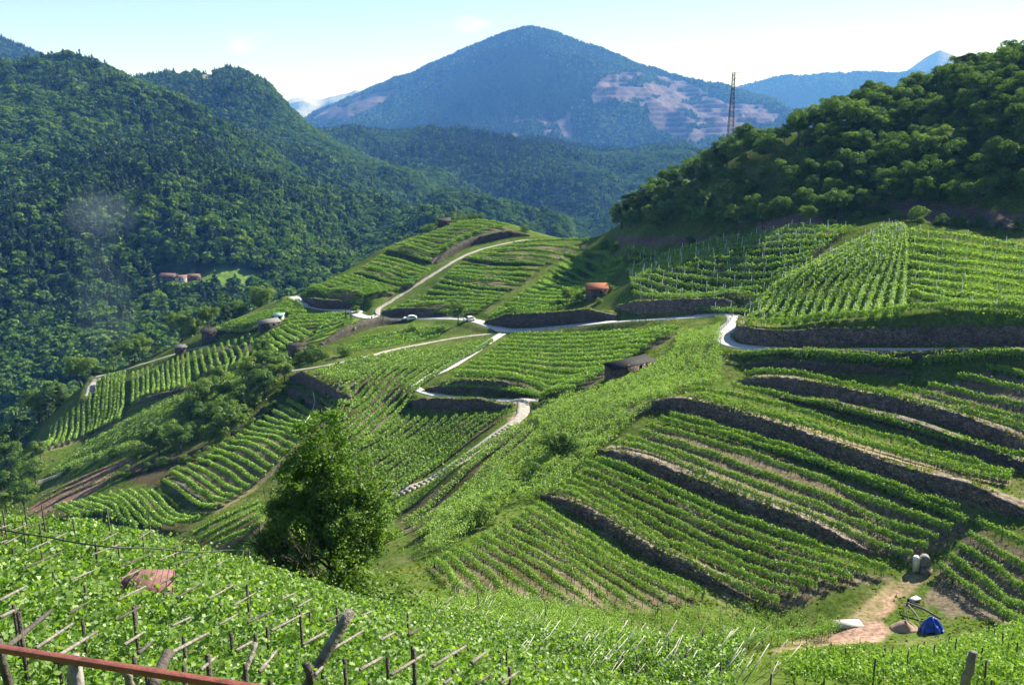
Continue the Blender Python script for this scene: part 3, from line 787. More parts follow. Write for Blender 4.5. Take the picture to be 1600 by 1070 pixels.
# left fields with rows running down the slope
fld([(207,582),(207,630)], [(293,552),(296,603)], 12, 'the tall field above the low dark wall', 'from the left of', col=DRY, **ye)
fld([(153,594),(142,675)], [(194,580),(186,655)], 8, 'the field right of the pale track bend', 'from the left of', col=DRY, **ye)
fld([(80,668),(64,704)], [(140,615),(138,676)], 8, 'the furthest field under the dark wood', 'from the left of', col=DRY, **ye)
fld([(302,550),(310,587)], [(388,524),(398,545)], 9, 'the small field right of the tall field', 'from the left of', col=GREENG, **ye)
fld([(356,562),(350,583)], [(408,542),(405,566)], 6, 'the pale field below the small barn', 'from the left of', col=DRY, **ye)
fld([(408,528),(432,550)], [(450,507),(487,524)], 6, 'the field right of the small barn', 'from the left of', col=GREENG, **kn)
fld([(332,516),(375,518),(408,509)], [(396,493),(425,487),(452,488)], 6, 'the small rounded field by the dark wood', 'from the bottom of', col=GREENG, **kn)
fld([(420,490),(480,488)], [(448,468),(470,478)], 5, 'the wedge under the road bend', 'from the bottom of', col=GREENG, **kn)
fld([(445,512),(512,508)], [(452,492),(542,489)], 5, 'the terrace below the far road', 'from the bottom of', col=GREENG, **kn)
fld([(490,527),(556,512)], [(500,508),(542,496)], 4, 'the slope below the two cypresses', 'from the bottom of', col=BRIGHT, **kn)
fld([(530,548),(610,536),(690,522)], [(560,528),(640,514),(700,508)], 4, 'the bright bank below the parked car', 'from the bottom of', col=BRIGHT, h0=.1, h1=.8, stems=False)

# ------------------------------------------------------------------ terrain mesh with ground colours
gc = np.zeros(GX.shape + (3,))
nz = fbm(GX / 14, GY / 14, 4, 31)[..., None]; nf = fbm(GX / 2.5, GY / 2.5, 3, 41)[..., None]
infield = np.zeros(GX.shape, bool)
gc[:] = np.array((0.07, 0.11, 0.02)) * (0.6 + .8 * nz)
gc = gc * (1 - np.clip(nf - .5, 0, 1) * 1.2) + np.array(DRY) * np.clip(nf - .5, 0, 1) * 1.2
for poly, col in FP:
    xs = [p[0] for p in poly]; ys = [p[1] for p in poly]
    m = in_poly(GX, GY, poly)
    c = np.array(col); c2 = np.array(BROWN) if col != BRIGHT else np.array(GREENG)
    f = np.clip((fbm(GX / 3, GY / 6, 3, 51) - .42) * 3, 0, 1)[..., None]
    gc[m] = (c * (1 - f) + c2 * f)[m]
    infield |= m & (col != BRIGHT)
# bare banks just above the walls of the terraced field
for k in (15, 16, 17, 18, 19):
    pl, hh, nr = WALLPL[k]
    sl, d, bi = nearest(pl, 4)
    side = (GX[sl] - pl[bi, 0]) * nr[bi, 0] + (GY[sl] - pl[bi, 1]) * nr[bi, 1]
    m = (side > 0) & (side < 3.2) & (bi > 0) & (bi < len(pl) - 1)
    gc[sl][m] = (np.array((0.25, 0.21, 0.16)) * (.75 + .5 * nf[sl]))[m]
def paint(poly, col, zmin=0):
    m = in_poly(PXG, PYG, poly) & (GY > zmin)
    m &= np.ones_like(m)
    gc[m] = (np.array(col) * (.7 + .6 * nf))[m]
paint([(40,800),(150,738),(200,716),(205,724),(150,765),(60,808)], (0.25, 0.155, 0.12), 150)
paint([(805,622),(828,624),(828,640),(812,660),(800,668),(800,650),(812,640)], (0.36, 0.24, 0.19), 120)
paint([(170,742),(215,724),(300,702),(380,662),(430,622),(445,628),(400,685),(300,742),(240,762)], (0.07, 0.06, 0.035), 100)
paint([(1225,1005),(1290,990),(1300,972),(1340,960),(1352,935),(1402,905),(1430,893),(1450,900),(1425,922),(1385,950),(1365,985),(1320,1003),(1200,1022)], (0.22, 0.18, 0.10), 70)
paint([(1285,1000),(1335,975),(1375,968),(1392,985),(1380,1000),(1310,1008)], (0.36, 0.24, 0.185), 70)
paint([(1372,960),(1395,925),(1412,915),(1405,935),(1385,962)], (0.34, 0.22, 0.16), 70)
paint([(1465,905),(1590,960),(1590,975),(1480,960),(1440,935)], BROWN, 70)
paint([(1180,350),(1260,330),(1290,348),(1250,372),(1190,375)], (0.2, 0.155, 0.135), 200)
paint([(1390,322),(1425,310),(1600,335),(1660,362),(1500,352),(1425,345)], (0.12, 0.1, 0.08), 150)  # bare earth under the wood, colour darkened to stand for shadow
paint([(960,368),(1200,372),(1200,378),(960,384)], (0.12, 0.1, 0.08), 200)  # strip along the wood's foot, shade painted in as darker earth
V = np.c_[GX.ravel(), GY.ravel(), Z.ravel()]
ny, nx_ = GX.shape
i = (np.arange(ny - 1)[:, None] * nx_ + np.arange(nx_ - 1)[None, :]).ravel()
Fq = np.stack([i, i + 1, i + nx_ + 1, i + nx_], -1)
gme = mesh_from('ground', V, Fq, np.full(len(Fq), 4), M['ground'], cols=gc.reshape(-1, 3), smooth=True)
tag(link('ground', gme), kind='structure')

# ------------------------------------------------------------------ mountains
def sheet(name, ridge, base, mat, seed, namp, nscale, col, back=1.5, cols=(-500, 2100, 5), nt_=110, back_drop=0.45, paintf=None, power=1.0):
    """a mountain side: ridge and base given as (pixel x, pixel y, depth)"""
    pxs = np.arange(cols[0], cols[1] + 1, cols[2]).astype(float)
    r = np.array(ridge, float); b = np.array(base, float)
    def curve(a):
        return np.interp(pxs, a[:, 0], a[:, 1]), np.interp(pxs, a[:, 0], a[:, 2])
    ry, rd = curve(r); by, bd = curve(b)
    def zed(px, py, d):
        k = np.array([pdir(p, q_) for p, q_ in zip(px, py)]); return k[:, 2] / k[:, 1] * d
    ry = ry + (fbm(pxs / 26.0, np.zeros(len(pxs)), 4, seed + 3) - .5) * 9
    zr = zed(pxs, ry, rd); zb = zed(pxs, by, bd)
    t = np.concatenate([np.linspace(0, 1, nt_), 1 + np.linspace(0, 1, 26)[1:] * (back - 1)])
    Tm, Pm_ = np.meshgrid(t, pxs, indexing='ij')
    D = bd + (rd - bd) * Tm
    f = np.where(Tm <= 1, np.clip(Tm, 0, 1) ** power, 1 - (Tm - 1) * back_drop * 2)
    Zm = zb + (zr - zb) * f
    k = (Pm_ - 800) / F
    # azimuth is kept: x follows the ray of its column
    vv = (535 - 300) / F
    Xm = k / (CP + vv * SP) * D
    Ym = D
    win = np.clip(Tm * 5, 0, 1) * np.where(Tm < 1, np.clip((1 - Tm) * 4, 0.0, 1), np.clip((Tm - 1) * 4, 0, 1))
    wx = fbm(Xm / nscale * .5, Ym / nscale * .5, 3, seed) * 2
    n1 = 1 - np.abs(fbm(Xm / nscale + wx, Ym / nscale * .45, 4, seed + 1) * 2 - 1) * 2
    n2 = fbm(Xm / nscale * 3, Ym / nscale * 3, 4, seed + 2) - .5
    Zm = Zm + win * namp * (n1 * .8 + n2 * .7)
    c = np.array(col)[None, None] * (0.7 + .6 * fbm(Xm / nscale * 4, Ym / nscale * 4, 3, seed + 5))[..., None]
    ppx, ppy = proj(Xm, Ym, Zm)
    info = dict(px=Pm_, t=Tm, X=Xm, Y=Ym, Z=Zm, ppx=ppx, ppy=ppy)
    bare = np.zeros(Zm.shape, bool)
    if paintf is not None:
        c, bare = paintf(info, c)
        Zm = info['Z']
    n0, n1_ = Zm.shape
    V = np.c_[Xm.ravel(), Ym.ravel(), Zm.ravel()]
    i = (np.arange(n0 - 1)[:, None] * n1_ + np.arange(n1_ - 1)[None, :]).ravel()
    Fq = np.stack([i, i + 1, i + n1_ + 1, i + n1_], -1)
    me = mesh_from(name, V, Fq, np.full(len(Fq), 4), mat, cols=c.reshape(-1, 3), smooth=True)
    tag(link(name, me), kind='structure')
    info['Z'] = Zm; info['bare'] = bare
    return info

GF = (0.035, 0.06, 0.02)
def p_left(i, c):
    px, py = i['ppx'], i['ppy']
    front = i['t'] < 0.9
    m = in_poly(px, py, [(296,430),(330,424),(400,424),(425,432),(405,446),(330,444),(300,440)]) & front
    c[m] = (0.11, 0.18, 0.04)
    m2 = in_poly(px, py, [(205,428),(232,412),(236,416),(212,432)]) & front; c[m2] = (0.35, 0.3, 0.25)
    m4 = in_poly(px, py, [(238,420),(322,420),(330,448),(300,450),(240,450)]) & front
    n = fbm(i['X'] / 60, i['Z'] / 25, 4, 77)
    m3 = in_poly(px, py, [(300,235),(330,225),(345,250),(310,250)]) & (n > .45) & front; c[m3] = (0.16, 0.13, 0.12)
    return c, m | m2 | m3 | m4
S1 = sheet('hillside', [(-500,150,1500),(-100,118,1500),(0,114,1500),(40,106,1500),(130,99,1480),(175,106,1480),(210,128,1460),(260,150,1440),(330,192,1400),(400,245,1350),(470,290,1280),(560,340,1200),(640,372,1120),(720,405,1050),(900,480,1000)],
           [(-500,760,430),(0,735,430),(150,700,440),(250,640,470),(330,600,500),(450,560,540),(600,520,580),(900,520,600)],
           M['hill'], 5, 60, 250, GF, cols=(-500, 900, 4), paintf=p_left, power=0.93, nt_=150)
def p_left2(i, c):
    px, py = i['ppx'], i['ppy']
    n = fbm(i['X'] / 60, i['Z'] / 25, 4, 78)
    m = in_poly(px, py, [(270,118),(330,115),(335,128),(275,132)]) & (n > .47)
    c[m] = (0.25, 0.24, 0.13)
    return c, m
S1b = sheet('hillside', [(-300,210,1900),(100,190,1900),(180,140,1900),(228,126,1900),(265,119,1900),(330,119,1900),(372,111,1900),(402,120,1900),(432,138,1880),(462,178,1860),(500,212,1840),(560,245,1800),(650,285,1700),(760,330,1600),(860,368,1500),(1000,400,1400)],
           [(-300,420,1150),(200,420,1150),(400,430,1100),(600,440,1000),(860,450,950),(1000,460,950)],
           M['hill'], 15, 50, 260, GF, cols=(-300, 1000, 4), paintf=p_left2)
def p_mid(i, c):
    px, py = i['ppx'], i['ppy']
    n = fbm(i['X'] / 50, i['Z'] / 20, 4, 79)
    m = in_poly(px, py, [(640,250),(680,262),(720,300),(700,322),(680,318),(640,285)]) & (n > .53)
    c[m] = (0.22, 0.18, 0.15)
    return c, m
S2 = sheet('hillside', [(300,260,2700),(450,222,2700),(520,206,2700),(560,205,2700),(600,211,2700),(700,206,2700),(760,217,2700),(860,230,2650),(950,243,2600),(1050,240,2600),(1150,245,2600),(1400,260,2600)],
           [(300,420,1500),(700,430,1450),(950,440,1450),(1400,440,1450)],
           M['hill'], 25, 70, 330, GF, cols=(300, 1400, 4), paintf=p_mid)
S0 = sheet('hillside', [(-500,-60,2900),(-100,10,2900),(0,47,2900),(50,71,2900),(105,99,2900),(160,128,2900),(300,200,2900)],
           [(-500,300,1900),(300,330,1900)], M['hill'], 35, 60, 300, GF, cols=(-500, 300, 5))
QR = (0.11, 0.092, 0.1)
def p_far(i, c):
    px, py = i['ppx'], i['ppy']
    X, Zm = i['X'], i['Z']
    n = fbm(X / 130, Zm / 45, 5, 80)
    q1 = in_poly(px, py, [(918,145),(945,120),(985,112),(1030,120),(1075,130),(1130,160),(1190,165),(1225,185),(1170,205),(1110,218),(1070,222),(1020,200),(1000,165),(960,155),(930,160)])
    q2 = in_poly(px, py, [(770,190),(850,185),(900,205),(880,220),(780,218),(790,205)]) & (n > .44)
    q3 = in_poly(px, py, [(486,186),(520,165),(560,150),(620,140),(600,160),(560,180),(520,198)])
    q4 = in_poly(px, py, [(868,190),(890,175),(895,215),(880,215)])
    edge = n > .37
    m = ((q1 & edge) | q2 | (q3 & (n > .3)) | q4) & (i['t'] < 1.0)
    sh = fbm(X / 70, Zm / 18, 4, 81)
    c[m] = (np.array(QR) * (.6 + .8 * sh)[..., None])[m]
    # quarry benches
    st = 26.0
    bz = np.floor(Zm / st) * st + np.clip((Zm / st - np.floor(Zm / st)) * 3 - 1, 0, 1) * st
    Zm2 = np.where(m & q1, bz, Zm)
    i['Z'] = Zm2
    return c, m
S3 = sheet('mountain', [(300,260,6200),(440,205,6200),(486,184,6200),(510,170,6200),(560,150,6200),(600,133,6200),(640,121,6200),(690,98,6100),(740,72,6000),(790,50,6000),(830,44,6000),(870,52,6000),(920,72,6000),(980,95,6000),(1040,115,6000),(1100,130,5900),(1160,145,5800),(1215,162,5700),(1270,200,5600),(1400,260,5500)],
           [(300,330,3700),(700,330,3700),(1400,330,3600)], M['hill'], 45, 150, 900, GF, cols=(300, 1400, 3), nt_=200, paintf=p_far)
S4 = sheet('mountain', [(1000,190,9500),(1100,150,9500),(1150,134,9500),(1200,122,9500),(1260,115,9500),(1300,114,9500),(1420,113,9500),(1600,118,9500),(2000,150,9500)],
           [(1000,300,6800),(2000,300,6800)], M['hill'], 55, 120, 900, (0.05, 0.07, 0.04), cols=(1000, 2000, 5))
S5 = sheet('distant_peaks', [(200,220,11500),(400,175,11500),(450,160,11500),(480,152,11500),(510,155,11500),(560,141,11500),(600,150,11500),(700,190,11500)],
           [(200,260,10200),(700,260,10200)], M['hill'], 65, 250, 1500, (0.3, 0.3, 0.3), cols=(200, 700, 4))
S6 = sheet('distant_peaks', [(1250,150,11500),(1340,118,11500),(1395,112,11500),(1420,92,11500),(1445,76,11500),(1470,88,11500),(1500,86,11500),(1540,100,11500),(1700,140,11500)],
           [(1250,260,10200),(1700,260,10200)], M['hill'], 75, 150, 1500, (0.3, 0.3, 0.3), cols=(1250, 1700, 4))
# valley floor that reaches beyond everything
vx = np.array([-30000, 30000, 30000, -30000.]); vy = np.array([-3000, -3000, 40000, 40000.])
vm = mesh_from('valley_floor', np.c_[vx, vy, np.full(4, -420.)], [0, 1, 2, 3], [4], M['hill'], cols=np.tile(np.array(GF), (4, 1)))
tag(link('valley_floor', vm), kind='structure')

# ------------------------------------------------------------------ tree kinds
def crown_mesh(name, h, r, n, leaf, mat, kind='broad', seed=0, tri=False, base=0.25):
    """leaf clumps spread through the crown; trunk is separate. origin at the foot"""
    g = np.random.default_rng(seed)
    if kind == 'broad':
        nb = 38
        bc = g.normal(size=(nb, 3)); bc /= np.linalg.norm(bc, axis=1)[:, None]
        bc *= (g.random(nb) ** .5)[:, None] * .68
        bc = bc * [r, r, h * (1 - base) / 2] + [0, 0, h * (1 + base) / 2]
        br = r * (.15 + .2 * g.random(nb)); bc[:, :2] *= 1.12
    elif kind == 'conifer':
        nb = 20
        tz = np.linspace(.12, .98, nb); an = np.arange(nb) * 2.4
        rr = r * (1 - tz) * .62
        bc = np.c_[np.cos(an) * rr, np.sin(an) * rr, tz * h]; br = r * (1.12 - tz) * .42
    else:  # pine: flat clumps on top
        nb = 9
        an = g.random(nb) * 6.28; rr = r * g.random(nb) ** .5 * .75
        bc = np.c_[np.cos(an) * rr, np.sin(an) * rr, h * (.6 + .38 * g.random(nb))]; br = r * (.3 + .2 * g.random(nb))
    w_ = br ** 2; b = g.choice(nb, n, p=w_ / w_.sum())
    d = g.normal(size=(n, 3)); d /= np.linalg.norm(d, axis=1)[:, None]
    d[:, 2] = np.where(d[:, 2] < -.3, -d[:, 2], d[:, 2])
    rad = br[b] * (.55 + .5 * g.random(n) ** .6)
    fl = np.array([1, 1, .8 if kind == 'broad' else .5])
    C = bc[b] + d * rad[:, None] * fl
    N = d * 1.1 + g.normal(size=(n, 3)) * .5 + [0, 0, .3]
    S = leaf * (.6 + .8 * g.random(n))
    T = np.clip((g.random(nb) * .5)[b] + .5 * g.random(n), 0, 1)
    global rng
    old = rng; rng = g
    V, Fq, TT_ = leaves(C, N, S, T, 'tri' if tri else 'quad')
    rng = old
    mb = MB(); mb.add(V, Fq, 0, TT_)
    return mb.mesh(name, [mat])

def trunk_mesh(name, h, r, seed=0, kind='broad', top=.8):
    g = random.Random(seed)
    mb = MB()
    pts_ = [(0, 0, -.4)]; x = y = 0
    for k in range(1, 5):
        x += g.uniform(-.03, .03) * h; y += g.uniform(-.03, .03) * h
        pts_.append((x, y, h * top * k / 4))
    mb.tube(pts_, [r * 1.3, r, r * .8, r * .55, r * .2], 7)
    if kind != 'conifer':
        for k in range(7):
            z = h * g.uniform(.25, .6); a = g.random() * 6.28; l = h * g.uniform(.2, .35)
            mb.tube([(x * z / h, y * z / h, z), (math.cos(a) * l * .5, math.sin(a) * l * .5, z + l * .35), (math.cos(a) * l, math.sin(a) * l, z + l * .8)], [r * .4, r * .28, r * .1], 5)
    return mb.mesh(name, [M['bark']])

def hidden_collection(name, meshes):
    c = bpy.data.collections.new(name)
    for k, me in enumerate(meshes):
        o = bpy.data.objects.new(name + "_kind", me); c.objects.link(o)
    return c
def far_kind(name, h, r, n, leaf, mat, kind, seed):
    me = crown_mesh(name, h, r, n, leaf, mat, kind, seed, tri=True, base=.05)
    return me
far_broad = [far_kind('forest_tree', 9, 4.6, 380, .9, M['forest'], 'broad', s) for s in (1, 2, 3, 4)]
far_con = [far_kind('forest_tree', 13, 3.0, 220, .95, M['conifer'], 'conifer', s) for s in (5, 6, 7)]
vfar_con = [far_kind('forest_tree', 20, 7.0, 90, 3.0, M['conifer'], 'conifer', s) for s in (8, 9)]
vfar_broad = [far_kind('forest_tree', 16, 8.5, 90, 3.2, M['forest'], 'broad', s) for s in (10, 11)]
KINDS = hidden_collection('far_trees', far_broad + far_con)            # 0..6
KINDS2 = hidden_collection('very_far_trees', vfar_broad + vfar_con)     # 0..3

def gn_scatter(name, pts3, scale, rot, idx, coll, label, sort_names=None):
    me = bpy.data.meshes.new(name)
    me.vertices.add(len(pts3)); me.vertices.foreach_set("co", np.asarray(pts3, np.float32).ravel())
    for nm, ty, dat in (('sc', 'FLOAT', scale), ('rz', 'FLOAT', rot), ('ki', 'INT', idx)):
        a = me.attributes.new(nm, ty, 'POINT'); a.data.foreach_set("value", np.asarray(dat, np.float32 if ty == 'FLOAT' else np.int32))
    o = link(name, me)
    ng = bpy.data.node_groups.new(name, 'GeometryNodeTree')
    ng.interface.new_socket('Geometry', in_out='INPUT', socket_type='NodeSocketGeometry')
    ng.interface.new_socket('Geometry', in_out='OUTPUT', socket_type='NodeSocketGeometry')
    gi = ng.nodes.new('NodeGroupInput'); go = ng.nodes.new('NodeGroupOutput')
    ci = ng.nodes.new('GeometryNodeCollectionInfo'); ci.inputs['Collection'].default_value = coll
    ci.inputs['Separate Children'].default_value = True
    ip = ng.nodes.new('GeometryNodeInstanceOnPoints'); ip.inputs['Pick Instance'].default_value = True
    def attr(nm, ty):
        a = ng.nodes.new('GeometryNodeInputNamedAttribute'); a.data_type = ty; a.inputs['Name'].default_value = nm; return a.outputs[0]
    m2p = ng.nodes.new('GeometryNodeMeshToPoints')
    ng.links.new(gi.outputs[0], m2p.inputs['Mesh'])
    ng.links.new(m2p.outputs[0], ip.inputs['Points'])
    ng.links.new(ci.outputs[0], ip.inputs['Instance'])
    ng.links.new(attr('ki', 'INT'), ip.inputs['Instance Index'])
    cx = ng.nodes.new('ShaderNodeCombineXYZ'); ng.links.new(attr('rz', 'FLOAT'), cx.inputs['Z'])
    ng.links.new(cx.outputs[0], ip.inputs['Rotation'])
    ng.links.new(attr('sc', 'FLOAT'), ip.inputs['Scale'])
    ng.links.new(ip.outputs[0], go.inputs[0])
    md = o.modifiers.new('scatter', 'NODES'); md.node_group = ng
    return tag(o, label, 'forest', None, 'stuff')

def forest_on(info, name, n, coll, nb, nc, con_frac, smin, smax, label, pxr, tmax=1.06, seed=0, cluster=900.):
    g = np.random.default_rng(seed)
    px, t = info['px'], info['t']
    X, Y, Zm = info['X'], info['Y'], info['Z']
    n0, n1 = X.shape
    cols_ok = np.where((px[0] >= pxr[0]) & (px[0] <= pxr[1]))[0]
    tm = np.where(t[:, 0] <= tmax)[0].max()
    # area weight: column width grows with distance
    W = Y[:tm, cols_ok[0]:cols_ok[-1]] * np.gradient(Y[:tm], axis=0)[:, cols_ok[0]:cols_ok[-1]]
    p = W.ravel() / W.sum()
    k = g.choice(len(p), n, p=p)
    iy = k // W.shape[1]; ix = k % W.shape[1] + cols_ok[0]
    fy = g.random(n); fx = g.random(n)
    def bl(G):
        return (G[iy, ix] * (1 - fx) + G[iy, ix + 1] * fx) * (1 - fy) + (G[iy + 1, ix] * (1 - fx) + G[iy + 1, ix + 1] * fx) * fy
    x, y, z = bl(X), bl(Y), bl(Zm)
    bare = info['bare'][iy, ix] | info['bare'][np.minimum(iy + 1, n0 - 1), ix]
    keep = ~bare
    x, y, z = x[keep], y[keep], z[keep]; n = len(x)
    cn = fbm(x / cluster * 3, y / cluster * 3, 3, seed + 90)
    con = g.random(n) < np.clip(con_frac + (cn - .5) * 2.2, 0, 1)
    idx = np.where(con, nb + g.integers(0, nc, n), g.integers(0, nb, n))
    sc = smin + (smax - smin) * g.random(n) ** 1.5
    return gn_scatter(name, np.c_[x, y, z - .3], sc, g.random(n) * 6.28, idx, coll, label)

forest_on(S1, 'forest', 68000, KINDS, 4, 3, -.02, .65, 1.35, 'dense mixed wood covering the near left mountainside', (-150, 895), tmax=1.49, seed=1)
forest_on(S1b, 'forest', 52000, KINDS, 4, 3, 0.18, .8, 1.45, 'dark wood covering the second left summit', (-100, 995), tmax=1.49, seed=2)
forest_on(S2, 'forest', 68000, KINDS, 4, 3, 0.25, .9, 1.5, 'blue green wood on the middle ridge behind the knoll', (310, 1390), tmax=1.45, seed=3)
forest_on(S0, 'forest', 14000, KINDS, 4, 3, .6, .9, 1.5, 'dark wood on the far upper left mountain', (-150, 220), seed=4)
forest_on(S3, 'forest', 60000, KINDS2, 2, 2, .75, .7, 1.2, 'blue conifer wood on the big quarried mountain', (430, 1350), seed=5, cluster=2500.)
forest_on(S4, 'forest', 22000, KINDS2, 2, 2, .8, .8, 1.4, 'hazy wood on the long far ridge at right', (1080, 1500), seed=6, cluster=2500.)
#PART2
# ------------------------------------------------------------------ vine canopies (pergolas)
def canopy(name, poly, h, thick, label, leaf, dens, mat, kind='quad', world_lim=None, amp=0.25, rowdir=0.3, rowsp=2.6, dmin=4, stems=0.0, grp=None):
    """leaves spread through a sheet of foliage held h metres above the ground, inside a pixel polygon measured on the sheet"""
    px, py = proj(GX, GY, Z + h)
    m = in_poly(px, py, poly) & (GY > dmin)
    if world_lim is not None: m &= world_lim(GX, GY)
    iy, ix = np.where(m)
    d = np.sqrt(GX[m] ** 2 + GY[m] ** 2)
    lf = leaf(d); per = dens(d)
    cnt = rng.poisson(per)
    rep = np.repeat(np.arange(len(ix)), cnt); n = len(rep)
    x = gx[ix[rep]] + rng.random(n) - .5; y = gy[iy[rep]] + rng.random(n) - .5
    u = x * math.cos(rowdir) + y * math.sin(rowdir); v = -x * math.sin(rowdir) + y * math.cos(rowdir)
    ridge = 0.5 + 0.5 * np.cos(2 * np.pi * v / rowsp + 1.5 * fbm(u / 6, v / 6, 2, 8))
    lump = fbm(x / 1.1, y / 1.1, 3, 61)
    keep = rng.random(n) < np.clip(0.25 + 0.5 * ridge + 1.6 * (lump - .42), 0.05, 1)
    x, y, ridge, lump, rep = x[keep], y[keep], ridge[keep], lump[keep], rep[keep]; n = len(x)
    hz_ = rng.random(n)
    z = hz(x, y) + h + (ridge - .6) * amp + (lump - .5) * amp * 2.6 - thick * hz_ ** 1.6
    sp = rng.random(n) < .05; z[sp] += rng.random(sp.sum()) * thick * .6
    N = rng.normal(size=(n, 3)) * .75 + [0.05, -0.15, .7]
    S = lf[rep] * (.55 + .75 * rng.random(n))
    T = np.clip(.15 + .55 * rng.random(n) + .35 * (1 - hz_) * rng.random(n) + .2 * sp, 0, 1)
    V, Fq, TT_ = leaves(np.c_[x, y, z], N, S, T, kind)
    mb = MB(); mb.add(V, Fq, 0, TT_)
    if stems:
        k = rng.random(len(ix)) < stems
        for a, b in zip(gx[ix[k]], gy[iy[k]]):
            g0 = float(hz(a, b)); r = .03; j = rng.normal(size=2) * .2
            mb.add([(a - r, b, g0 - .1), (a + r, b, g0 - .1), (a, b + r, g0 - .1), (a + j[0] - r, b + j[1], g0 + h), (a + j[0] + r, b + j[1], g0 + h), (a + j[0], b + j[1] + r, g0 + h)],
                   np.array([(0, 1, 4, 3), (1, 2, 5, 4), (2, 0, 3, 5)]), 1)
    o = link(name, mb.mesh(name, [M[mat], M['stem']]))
    return tag(o, label, 'vines', None, 'stuff')

near_lim = lambda x, y: (y < 50 + 0 * x) & (y > 7.5) & ((x - 0) < 24) & ~((x + 9.6) ** 2 + (y - 46) ** 2 < 4)
roof_hole = [(184,890),(280,894),(280,916),(180,912)]
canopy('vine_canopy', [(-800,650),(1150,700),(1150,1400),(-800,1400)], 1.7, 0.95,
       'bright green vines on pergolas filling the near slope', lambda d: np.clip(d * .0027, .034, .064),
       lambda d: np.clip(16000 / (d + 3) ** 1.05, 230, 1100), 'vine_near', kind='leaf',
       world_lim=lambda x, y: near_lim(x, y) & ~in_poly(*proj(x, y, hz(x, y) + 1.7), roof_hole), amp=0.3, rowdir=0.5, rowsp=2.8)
canopy('vine_canopy', [(600,930),(700,922),(790,925),(900,932),(1080,942),(1230,952),(1312,962),(1306,978),(1060,998),(1180,1040),(1190,1080),(600,1080)], 1.3, 0.8,
       'small leaved pergola vines on the slope in the hollow beyond the near canopy', lambda d: .075 + 0 * d, lambda d: 105 + 0 * d, 'vine',
       world_lim=lambda x, y: (y >= 46), amp=.35, rowdir=2.0, rowsp=2.2, dmin=40, stems=.12)
canopy('vine_canopy', [(1062,514),(1095,512),(1125,503),(1130,564),(1124,590),(1080,598),(1046,606),(1000,640),(955,680),(925,705),(865,760),(800,772),(755,800),(705,845),(655,850),(690,790),(760,725),(850,668),(830,642),(880,615),(930,602),(1000,578),(1050,545)], 1.7, 0.9,
       'dense pale green pergola strip between the terraced field and the white lane', lambda d: .12 + 0 * d, lambda d: 85 + 0 * d, 'vine_pale', amp=.3, rowdir=1.15, rowsp=2.4, dmin=80, stems=.05)
canopy('vine_canopy', [(70,742),(130,692),(215,645),(330,594),(425,548),(432,560),(345,618),(310,640),(240,680),(190,702),(130,725)], 1.6, 0.8,
       'pale green pergola strip under the far left vertical rows', lambda d: .19 + 0 * d, lambda d: 36 + 0 * d, 'vine_pale', amp=.4, rowdir=.8, rowsp=3, dmin=150)

# low grass over the open ground of the middle distance
def grass_obj():
    m = (GY > 55) & (GY < 240) & (PXG > -60) & (PXG < 1680) & (PYG > 320) & (PYG < 1090)
    iy, ix = np.where(m); w_ = np.clip(130 / GY[m], .35, 2.2) * 1.9
    rep = np.repeat(np.arange(len(ix)), rng.poisson(w_)); n = len(rep)
    x = gx[ix[rep]] + rng.random(n) - .5; y = gy[iy[rep]] + rng.random(n) - .5
    c = gc[iy[rep], ix[rep]]
    g_ = fbm(x / 5, y / 5, 3, 71)
    keep = (c[:, 1] > c[:, 0] * 1.02) & (~infield[iy[rep], ix[rep]] | (rng.random(n) < .08)) & (rng.random(n) < np.clip((g_ - .3) * 3, .08, 1))
    on = np.zeros(n, bool)
    for (nm, pxl, hw, mt), pl in zip(ROADS, ROADPL):
        for p in pl[::2]:
            on |= (x - p[0]) ** 2 + (y - p[1]) ** 2 < (hw + .3) ** 2
    keep &= ~on
    x, y = x[keep], y[keep]; n = len(x)
    wx, wy, wz = [], [], []
    for pl, hh, nr in WALLPL:
        k = rng.integers(0, len(pl), len(pl) * 26); f = rng.random(len(k)); top_ = rng.random(len(k)) < .62
        o_ = np.where(top_, .15 + 1.5 * f, -.25 - .5 * f)
        a = pl[k, 0] + nr[k, 0] * o_ + rng.normal(size=len(k)) * .3; b = pl[k, 1] + nr[k, 1] * o_ + rng.normal(size=len(k)) * .3
        cl_ = vnoise(a / 1.7, b / 1.7, 4) > .45
        zz = np.where(top_, hz(pl[k, 0], pl[k, 1]) + hh[k] + .12, hz(a, b) + .1)
        a, b, zz = a[cl_], b[cl_], zz[cl_]
        wx.append(a); wy.append(b); wz.append(zz)
    x = np.r_[x, np.concatenate(wx)]; y = np.r_[y, np.concatenate(wy)]; zc = np.r_[hz(x[:n], y[:n]) + .1, np.concatenate(wz)]; n = len(x)
    C = np.c_[x, y, zc]
    N = rng.normal(size=(n, 3)) * [1, 1, .35]
    V, Fq, T = leaves(C, N, .13 + .16 * rng.random(n), rng.random(n), 'tri')
    mb = MB(); mb.add(V, Fq, 0, T)
    tag(link('grass', mb.mesh('grass', [M['grass']])), 'rough grass and weeds growing between the fields', 'grass', None, 'stuff')
grass_obj()

